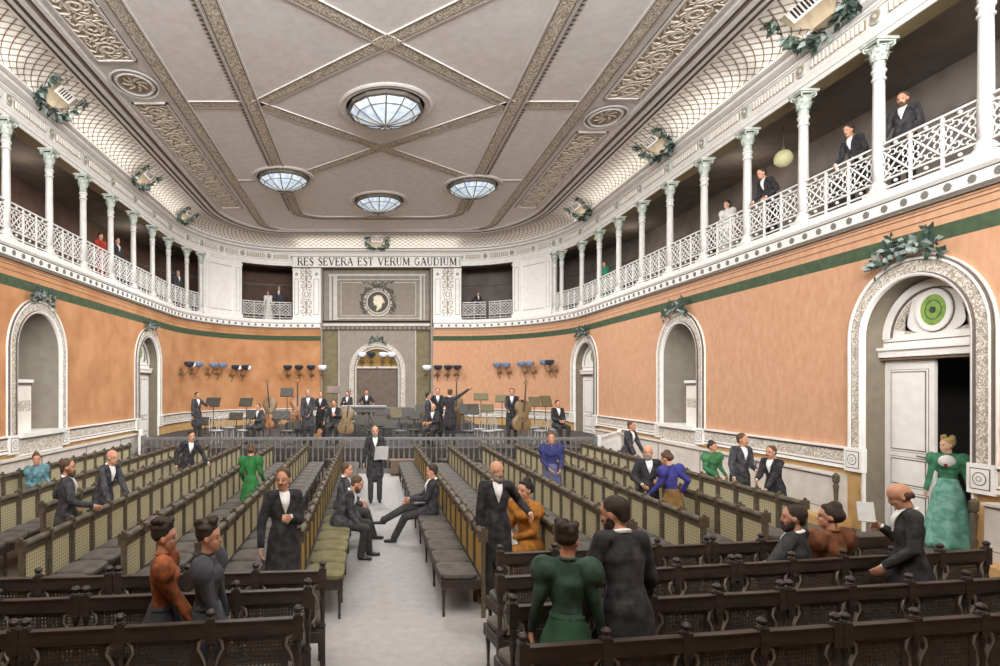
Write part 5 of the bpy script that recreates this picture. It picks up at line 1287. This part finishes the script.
    if skirt:
        mb = MB()
        if not sit:
            rows = []; nn = 48; rnd = random.Random(NP[0]); ph = rnd.uniform(0, 6)
            for i in range(15):
                t = i/14; z = (pz+.12)*(1-t)+.015*t; rr = .105+.055*min(1, t*5)+.15*t**1.25; row = []
                for k in range(nn):
                    a = 2*pi*k/nn; fo = 1+(.02+.06*t)*sin(fold*a+ph+2*t)+.02*t*sin(17*a+ph); b = .05*t*(1 if sin(a) < 0 else .3)
                    row.append((P.x*(1-t)+up.x*.1*(1-t)+rr*fo*cos(a)*1.02, P.y*(1-t)+(rr*fo*.92+b)*sin(a), z))
                rows.append(row)
            mb.grid(rows, True, True); mb.build('skirt', skirt, root, ang=3)
        else:
            C = mb.capsule; C(P, .15, P+Vector((0, .02, -.02)), .16, 1.1, .9)
            for hp, k_, a_ in ((hipL, kL, aL), (hipR, kR, aR)): C(hp, .145, k_, .125, n=14); C(k_, .12, a_+Vector((0, .02, .02)), .17, n=14)
            C(kL, .12, kR, .12, n=12); C(aL+Vector((0, 0, .05)), .15, aR+Vector((0, 0, .05)), .15, n=12); bake(mb, 'skirt', skirt, root, .018, 4)
    if fem:
        mb = MB(); c0 = P+up*.085; mb.tube([c0+(rt*cos(q*pi/10)*.118+fw*sin(q*pi/10)*.098) for q in range(21)], .012, 6, flat=1.3); mb.build('belt', skirt or top, root)
    # shirt front, collar, tie, cuffs
    if not fem:
        mb = MB(); a = sh+up*.035+fw*.066; b = chest-up*.05+fw*.108; rows = []
        for i in range(7):
            t = i/6; c = a.lerp(b, t)+fw*(.032*sin(pi*min(1, t*1.1)))+fw*.005; wd = .052*(1-t**1.6)+.004; rows.append([c-rt*wd-fw*.012, c-rt*wd*.5+fw*.006, c+fw*.01, c+rt*wd*.5+fw*.006, c+rt*wd-fw*.012, c-fw*.04])
        mb.grid(rows, True, True); mb.build('shirt_front', 'shirt_white', root)
        mb = MB(); c0 = neck-up*.0; mb.tube([c0+(rt*cos(q*pi/8)+fw*sin(q*pi/8)*.95)*.058+up*(-.002-.014*sin(q*pi/8)) for q in range(17)], .017, 6); mb.build('collar', collar, root)
        if not far:
            mb = MB(); c = neck+fw*.072-up*.03
            for e in (-1, 1): mb.capsule(c, .006, c+rt*e*.03, .013, 1, .6, n=8)
            mb.build('bow_tie', 'ink', root)
        if cuff is None: cuff = not far
        if cuff:
            for e_, w_ in ((eL, wL), (eR, wR)): mb = MB(); dv = (w_-e_).normalized(); mb.capsule(w_-dv*.03, .030, w_+dv*.004, .031, n=12); mb.build('cuff', 'shirt_white', root)
    else:
        mb = MB(); c0 = neck+up*.0; mb.tube([c0+(rt*cos(q*pi/8)+fw*sin(q*pi/8)*.95)*.054-up*.004*sin(q*pi/8) for q in range(17)], .014, 6); mb.build('collar', collar if collar != 'shirt_white' else top, root)
    # hair
    style = style or ('bun' if fem else 'short')
    mb = MB()
    if style == 'bald':
        for e in (-1, 1): mb.ellipsoid(h(e*.062, -.04, -.0), (.022, .05, .04), 10, 6, HR)
        mb.ellipsoid(h(0, -.088, -.01), (.06, .024, .045), 12, 6, HR)
    else:
        mb.ellipsoid(h(0, -.026, .045), (.082, .094, .088), 16, 10, HR)
        if style == 'bun': mb.ellipsoid(h(0, -.05, .115), (.055, .058, .05), 12, 8, HR); mb.ellipsoid(h(0, -.06, .02), (.085, .075, .07), 12, 8, HR); mb.ellipsoid(h(0, .03, .1), (.06, .035, .03), 10, 6, HR)
        if style == 'hat':
            mb.ellipsoid(h(0, -.03, .09), (.088, .095, .04), 14, 8, HR)
            rnd = random.Random(NP[0]+50)
            for k in range(12): a = rnd.uniform(0, 2*pi); mb.ellipsoid(h(.062*cos(a), -.03+.072*sin(a), .11+rnd.uniform(0, .05)), (.034, .034, .028), 8, 5, HR)
        if style == 'side': mb.ellipsoid(h(.03, .02, .1), (.05, .05, .025), 10, 6, HR)
        if fem is False: mb.ellipsoid(h(0, -.07, -.02), (.065, .04, .05), 12, 8, HR)
    bake(mb, 'hair', hair, root, .012 if not far else .016, 1)
    if beard:
        mb = MB()
        if beard in ('full', 'long'):
            mb.ellipsoid(h(0, .052, -.10), (.05, .04, .05 if beard == 'full' else .08), 12, 8, HR)
            for e in (-1, 1): mb.ellipsoid(h(e*.055, .02, -.065), (.016, .035, .045), 8, 6, HR)
        mb.ellipsoid(h(0, .088, -.047), (.036, .014, .012), 10, 5, HR); bake(mb, 'beard' if beard != 'moustache' else 'moustache', hair, root, .011, 1)
    for e in (-1, 1):
        mb = MB(); mb.ellipsoid(h(e*.03, .074, .004), (.012, .007, .006), 8, 5, HR); mb.build('eye', 'ink', root)
        mb = MB(); mb.capsule(h(e*.016, .082, .026), .004, h(e*.045, .074, .026), .003, n=6); mb.build('eyebrow', hair, root)
    M4 = Matrix.Translation((x, d, base)) @ Matrix.Rotation(yaw, 4, 'Z') @ Matrix.Scale(S, 4)
    return root, [M4 @ v for v in hnd], (lambda v: M4 @ Vector(v))
def sheet(name, loc, rz, rx, w_, h_, label, cat='programme', ry=0, m='paper'):
    mb = MB(); mb.box(-w_/2, -.003, -.006, .006, -h_/2, h_/2, Matrix.Rotation(.18, 4, 'Z')); mb.box(.003, w_/2, -.006, .006, -h_/2, h_/2, Matrix.Rotation(-.18, 4, 'Z')); mb.box(-.004, .004, -.006, .008, -h_/2, h_/2)
    o = mb.build(name, m, smooth=False, loc=loc); o.rotation_euler = (rx, ry, rz); return tag(o, label, cat)
R_ = radians
# --- aisle and left benches
_, hd, W_ = person(375, 13.0, pi+.05, 'man in black tailcoat and white shirt standing alone in the middle aisle', H=1.74, hands=((-.08, .24, .19), (.26, .03, -.12)), hair='hair_grey', style='bald', beard='full', coat='frock')
sheet('paper_sheets', hd[0]+Vector((.08, -.06, .02)), .2, .5, .3, .34, 'white papers held by the man standing alone in the aisle')
person(283.5, 6.3, pi+.35, 'moustached man in long black coat standing between the two rows left of the aisle', H=1.74, hands=((-.04, .2, .26), (.26, .08, -.06)), beard='moustache', hair='hair_brown', hyaw=-.5)
person(0, 8.8, -pi/2-.1, 'man in dark coat leaning forward on the first left bench, nearer of the seated pair', X=-.48, pose='sit', H=1.72, lean=.42, hpitch=-.35, hands=((-.1, .4, .1), (.12, .4, .08)), feet=((-.12, .46, .08), (.12, .36, .08)), top='cloth_charcoal', hair='hair_brown', beard='full')
person(0, 9.85, -pi/2+.15, 'man in dark coat on the first left bench, farther of the seated pair', X=-.5, pose='sit', H=1.72, lean=.16, hyaw=-.3, hands=((-.12, .34, .14), (.12, .36, .1)), feet=((-.1, .42, .08), (.12, .56, .08)), top='cloth_charcoal', hair='hair_brown')
person(29, 11.3, -pi/2-.45, 'woman in a teal blue dress seated on the outermost left bench by the niche', sex='f', X=-6.5, pose='sit', H=1.7, top='dress_teal', skirt='dress_teal', hair='hair_brown', hyaw=-.5, hands=((-.16, .28, .1), (.16, .28, .1)))
person(66.5, 7.6, -R_(60), 'bearded man in dark grey coat standing with his back turned among the left rows', H=1.68, top='cloth_charcoal', hair='hair_brown', beard='full', hands=((-.2, .1, .1), (.2, .3, .12)), hyaw=-.3)
person(103, 8.9, -R_(110), 'bald man in dark coat with both hands on a bench rail, left rows', H=1.68, top='cloth_charcoal', hair='hair_grey', style='bald', lean=.28, side=.0, hands=((-.12, .42, .08), (.3, .42, .06)), hpitch=-.1)
person(187, 12.5, -R_(150), 'dark-haired man in black coat leaning with one arm along a bench, left side', H=1.68, top='cloth_black', hair='hair_black', lean=.2, side=-.12, hands=((-.42, .2, .12), (.26, .14, .0)), beard='moustache', style='side')
person(251, 10.6, -R_(10), 'woman in a bright green dress standing between the left rows, back turned', sex='f', H=1.56, top='dress_green', skirt='dress_green', hair='hair_brown', hands=((-.22, .16, -.02), (.22, .16, -.02)))
person(163, 4.30, -R_(85), 'woman in an orange blouse and black skirt standing in the left foreground', sex='f', H=1.62, top='dress_orange', skirt='dress_black', hair='hair_dark', style='hat', hands=((-.18, .16, -.02), (.1, .26, -.04)), collar='shirt_white', fold=11)
person(207, 4.30, -R_(100), 'woman in a dark grey puff-sleeved dress standing right beside the orange blouse', sex='f', H=1.62, top='dress_grey', skirt='dress_grey', hair='hair_dark', style='hat', hands=((-.26, .05, -.1), (.12, .22, -.14)), hyaw=.15, collar='ink', fold=11)
# --- right of the aisle
person(0, 9.6, pi/2-.1, 'man with crossed legs seated on the first right bench, facing the aisle', X=1.02, pose='sit', H=1.74, lean=-.05, hands=((-.05, .34, .16), (.08, .36, .14)), feet=((-.06, .62, .08), (.0, .80, .36)), hair='hair_dark', beard='moustache', hpitch=-.1)
person(494, 6.85, pi+.05, 'grey-haired man in long black coat standing beside the seated woman in amber', H=1.75, X=1.49, hair='hair_grey', style='bald', beard='full', hands=((-.36, .12, .16), (.22, .04, -.12)), hyaw=.3)
_, hd, W_ = person(521, 7.35, pi/2+.55, 'woman in an amber orange dress seated at the near end of the second right bench', sex='f', X=1.98, pose='sit', H=1.86, seat=.5, top='dress_amber', skirt='dress_amber', hair='hair_black', hands=((-.1, .3, .12), (.1, .3, .12)), feet=((-.12, .46, .08), (.1, .46, .08)), hpitch=-.05)
sheet('programme', (hd[0]+hd[1])/2+Vector((-.03, -.06, .05)), .3, -.9, .34, .24, 'white programme open on the lap of the woman in amber')
person(551, 11.5, pi-.15, 'woman in navy bodice and slate skirt standing among the right rows', sex='f', H=1.72, top='dress_navy', skirt='skirt_slate', hair='hair_brown', hands=((-.14, .2, .04), (.08, .24, .06)))
person(627, 14.4, pi+.6, 'man in dark grey coat standing by the right wall, hands on a bench rail', H=1.78, top='cloth_charcoal', hair='hair_brown', lean=.18, hands=((-.06, .42, .02), (.22, .36, .0)), beard='moustache')
person(648, 9.5, pi-.2, 'bald bearded man in black coat standing next to the woman in violet', H=1.66, top='cloth_black', hair='hair_grey', style='bald', beard='full', hands=((-.1, .26, .2), (.16, .24, .12)), hyaw=-.3)
person(672, 9.1, R_(28), 'woman in violet blouse and mustard skirt seen from behind', sex='f', H=1.6, top='dress_violet', skirt='skirt_mustard', hair='hair_brown', lean=.08, hands=((-.2, .28, .02), (.3, .02, .04)), hyaw=.3, hpitch=-.3)
person(712, 11.2, pi+.2, 'woman in a leaf green dress seated by the right wall', sex='f', H=1.56, top='dress_leaf', skirt='dress_leaf', hair='hair_dark', hands=((-.14, .22, .05), (.14, .24, .05)), hyaw=.2)
person(740, 10.7, pi+.15, 'man in dark coat standing in the middle of the trio by the wall', H=1.76, top='cloth_charcoal', hair='hair_brown', beard='moustache', hands=((-.1, .26, .12), (.3, .2, -.02)), hyaw=.3, side=-.06)
person(775, 9.9, pi/2+.35, 'man in black coat leaning on a bench rail, rightmost of the trio by the wall', H=1.62, top='cloth_black', hair='hair_brown', beard='moustache', lean=.16, hands=((-.1, .42, .0), (.06, .4, .2)))
_, hd, W_ = person(567, 4.06, R_(-8), 'woman in a dark green puff-sleeved dress with her back to the viewer in the foreground', sex='f', H=1.66, top='dress_dark_green', skirt='dress_skirt_green', hair='hair_dark', style='hat', hands=((-.24, .08, -.06), (.27, .02, -.12)), hyaw=-.7, fold=13)
sheet('programme', hd[1]+Vector((.03, -.02, -.1)), .15, .1, .17, .24, 'folded pale programme hanging from the hand of the woman in dark green')
person(627, 4.12, R_(12), 'man in a long black coat seen from behind, leaning on a foreground bench rail', H=1.84, top='cloth_black', hair='hair_dark', beard='full', lean=.2, side=.05, hands=((-.34, .14, -.1), (.24, .2, -.02)), hyaw=.65, hpitch=-.2, coat='frock')
person(797, 5.78, R_(35), 'bearded man in dark coat seated at the cross row, arm stretched along the rail', pose='sit', H=1.88, seat=.50, top='cloth_black', hair='hair_dark', beard='full', hands=((-.62, .1, .18), (.18, .3, .1)), hyaw=.5, side=-.05)
person(832, 5.84, R_(12), 'woman in a rust brown dress seated next to the bearded man at the cross row', sex='f', pose='sit', H=1.86, seat=.50, top='dress_rust', skirt='dress_rust', hair='hair_dark', hands=((-.16, .3, .1), (.16, .3, .1)), hyaw=.8)
_, hd, W_ = person(909, 5.3, R_(62), 'balding man in a long dark coat reading while standing before the open door', H=1.76, top='cloth_black', hair='hair_brown', style='bald', beard='moustache', hands=((-.14, .2, .0), (.0, .19, .32)), hpitch=-.45, side=0)
sheet('booklet', hd[1]+Vector((-.05, .02, .10)), R_(-30), -.5, .13, .19, 'white booklet held up by the man reading before the open door')
person(957, 9.35, R_(125), 'woman in a long sea green gown with white lace collar standing in the open doorway', sex='f', H=1.80, X=9.32, top='dress_sea_dark', skirt='dress_sea', hair='hair_blond', style='hat', skin='skin_pale', hands=((-.27, .02, -.1), (.26, .06, -.14)), fold=8, hyaw=-.7)
mb = MB(); mb.ellipsoid((9.265, 9.312, 1.39), (.112, .105, .10), 18, 12); mb.cur = 1; mb.ellipsoid((9.175, 9.245, 1.34), (.024, .024, .024), 8, 6)
o = mb.build('lace_collar', ['dress_white', 'flower_red']); pr = [q for q in COL.objects if q.get('label', '').startswith('woman in a long sea green')][0]; bpy.context.view_layer.update(); o.parent = pr; o.matrix_parent_inverse = pr.matrix_world.inverted(); tag(o, 'white lace collar with a red flower')
# --- galleries
GZ = 5.9
def gal(px, sd, off=-.36):
    best = min((abs(VX+F*WP(sd, k/20, off).x/WP(sd, k/20, off).y-px), k/20) for k in range(140, int(SEND*20))); p = WP(sd, best[1], off); return dict(X=p.x, d=p.y)
person(898, yaw=pi/2+.45, label='man in black double-breasted coat standing at the right gallery railing, closest', **gal(903, 1), base=GZ, H=1.8, hair='hair_brown', beard='full', hands=((-.2, .2, .0), (.2, .2, .0)), legs=True, hpitch=-.25)
person(858, yaw=pi/2+.2, label='dark-haired man leaning forward on the right gallery railing, second nearest', **gal(858, 1), base=GZ, H=1.68, hair='hair_dark', lean=.3, hands=((-.15, .3, .1), (.2, .3, .1)), hpitch=-.3, beard='moustache')
person(772, yaw=pi/2+.1, label='man in dark coat bending far over the right gallery railing', **gal(772, 1), base=GZ, H=1.76, hair='hair_dark', lean=.35, hands=((-.2, .3, .12), (.2, .3, .12)), hpitch=-.3)
person(731, yaw=pi/2+.3, label='dark-haired woman in white behind the right gallery railing', sex='f', **gal(727, 1, -.55), base=GZ, H=1.6, top='dress_white', skirt='dress_white', hair='hair_dark', skin='skin_pale')
person(605, yaw=pi/2+.3, label='woman in emerald green at the far part of the right gallery', sex='f', **gal(605, 1), base=GZ, H=1.62, top='dress_emerald', skirt='dress_emerald', hair='hair_brown', far=True)
person(100, yaw=-pi/2-.3, label='woman in a red dress at the left gallery railing', sex='f', **gal(100, -1), base=GZ, H=1.55, top='dress_red', skirt='dress_red', hair='hair_dark', far=True)
person(117, yaw=-pi/2-.3, label='man in dark coat next to the woman in red on the left gallery', **gal(117, -1), base=GZ, H=1.72, hair='hair_dark', far=True)
person(178, yaw=-pi/2-.5, label='man in grey coat alone at the far part of the left gallery', **gal(178, -1), base=GZ, H=1.74, top='cloth_charcoal', hair='hair_grey', far=True)
person(268, 29.25, pi, 'woman in white at the left end bay of the gallery', sex='f', base=GZ, H=1.5, top='dress_white', skirt='dress_white', hair='hair_grey', far=True)
person(279, 29.4, pi, 'grey-haired man behind the woman in white in the left end bay', base=GZ, H=1.8, top='cloth_charcoal', hair='hair_grey', far=True)
person(477.5, 29.2, pi+.3, 'man in black coat seated low at the right end bay of the gallery', base=GZ, H=1.45, hair='hair_dark', far=True, lean=.1, hands=((-.3, .2, .2), (.3, .2, .2)))
# --- orchestra
B = STG; T2 = STG+.42; K = dict(far=True)
person(197, 20.0, -R_(130), 'musician standing at the far left of the stage, one hand on a music stand', base=B, H=1.72, hands=((-.1, .5, .28), (.24, .1, -.08)), hair='hair_dark', top='cloth_charcoal', **K)
person(258.5, 19.4, pi-.4, 'violinist in grey coat seated left on the stage, violin on his knee', base=B, pose='sit', H=1.76, hands=((-.1, .36, .2), (.2, .3, .0)), top='cloth_charcoal', hair='hair_brown', **K)
person(308, 18.5, pi+.1, 'tall bearded musician in dark coat standing near the balustrade with folded hands', base=B, H=1.82, hands=((-.05, .22, .02), (.2, .12, -.1)), top='cloth_charcoal', hair='hair_grey', beard='full', **K)
person(321, 20.2, pi-.2, 'dark-coated musician standing half hidden behind the tall bearded one', base=B, H=1.74, hair='hair_brown', hands=((-.2, .3, .2), (.1, .3, .2)), **K)
person(334, 19.2, pi-.1, 'cellist in black coat seated behind the cello', base=B, pose='sit', H=1.9, seat=.52, hair='hair_dark', hands=((-.1, .36, .3), (.25, .3, .1)), beard='moustache', **K)
person(347.5, 22.8, pi-.2, 'smaller of two players behind the organ desk, head tilted, left one', base=B, H=1.74, hair='hair_dark', hands=((-.1, .3, .1), (.1, .3, .3)), **K)
person(366.5, 23.6, pi, 'player in black behind the organ desk under the stage arch, arms resting', base=T2, pose='sit', H=1.78, hair='hair_black', style='side', hands=((-.3, .26, .22), (.3, .26, .22)), **K)
person(428, 19.2, -R_(100), 'dark-haired musician standing in profile, left of the group on the right', base=B, H=1.72, hair='hair_black', top='cloth_charcoal', **K)
person(437.5, 20.5, pi, 'musician in dark coat standing behind the bald seated man', base=B, H=1.86, hair='hair_brown', hands=((-.2, .2, .2), (.2, .2, .2)), **K)
person(433.5, 18.6, R_(150), 'bald bearded musician seated nearest the balustrade, violin on his knee', base=B, pose='sit', H=1.78, hair='hair_grey', style='bald', beard='full', hands=((-.1, .36, .2), (.2, .3, .0)), **K)
person(450, 18.9, -R_(20), 'musician seen from behind raising his right arm high', base=B, H=1.84, hair='hair_brown', hands=((-.26, .1, -.02), (.52, .28, .74)), **K)
person(512, 19.2, pi-.3, 'bass player in black standing upright behind the double bass', base=B, H=1.86, hair='hair_black', hands=((-.3, .3, .4), (.1, .36, .1)), **K)
person(557.5, 19.4, pi+.15, 'musician in dark coat seated on a pale chair at the right end of the stage', base=B, pose='sit', H=1.9, seat=.5, hair='hair_dark', hands=((-.06, .34, .16), (.1, .32, .14)), **K)
chair((X_at(557.5, 19.35), 19.42, STG), pi, 'chair_pale', 'pale chair under the seated musician at the right end of the stage', 'orchestra chairs')
chair((X_at(258.5, 19.4), 19.45, STG), pi-.4, 'stand_dark', 'dark chair under the seated violinist on the left of the stage', 'orchestra chairs')
chair((X_at(334, 19.2), 19.25, STG), pi, 'stand_dark', 'dark chair under the cellist on the stage', 'orchestra chairs')
chair((X_at(433.5, 18.6), 18.6, STG), R_(150), 'stand_dark', 'dark chair under the bald musician on the stage', 'orchestra chairs')
mb = MB(); mb.box(-.35, .35, -.18, .18, .36, .42)
for a in (-.3, .3):
    for b in (-.14, .14): mb.box(a-.02, a+.02, b-.02, b+.02, 0, .36)
tag(mb.build('organ_stool', 'wood_dark', smooth=False, loc=(X_at(366.5, 23.6), 23.62, T2)), 'dark stool under the player in black beneath the stage arch', 'stool')
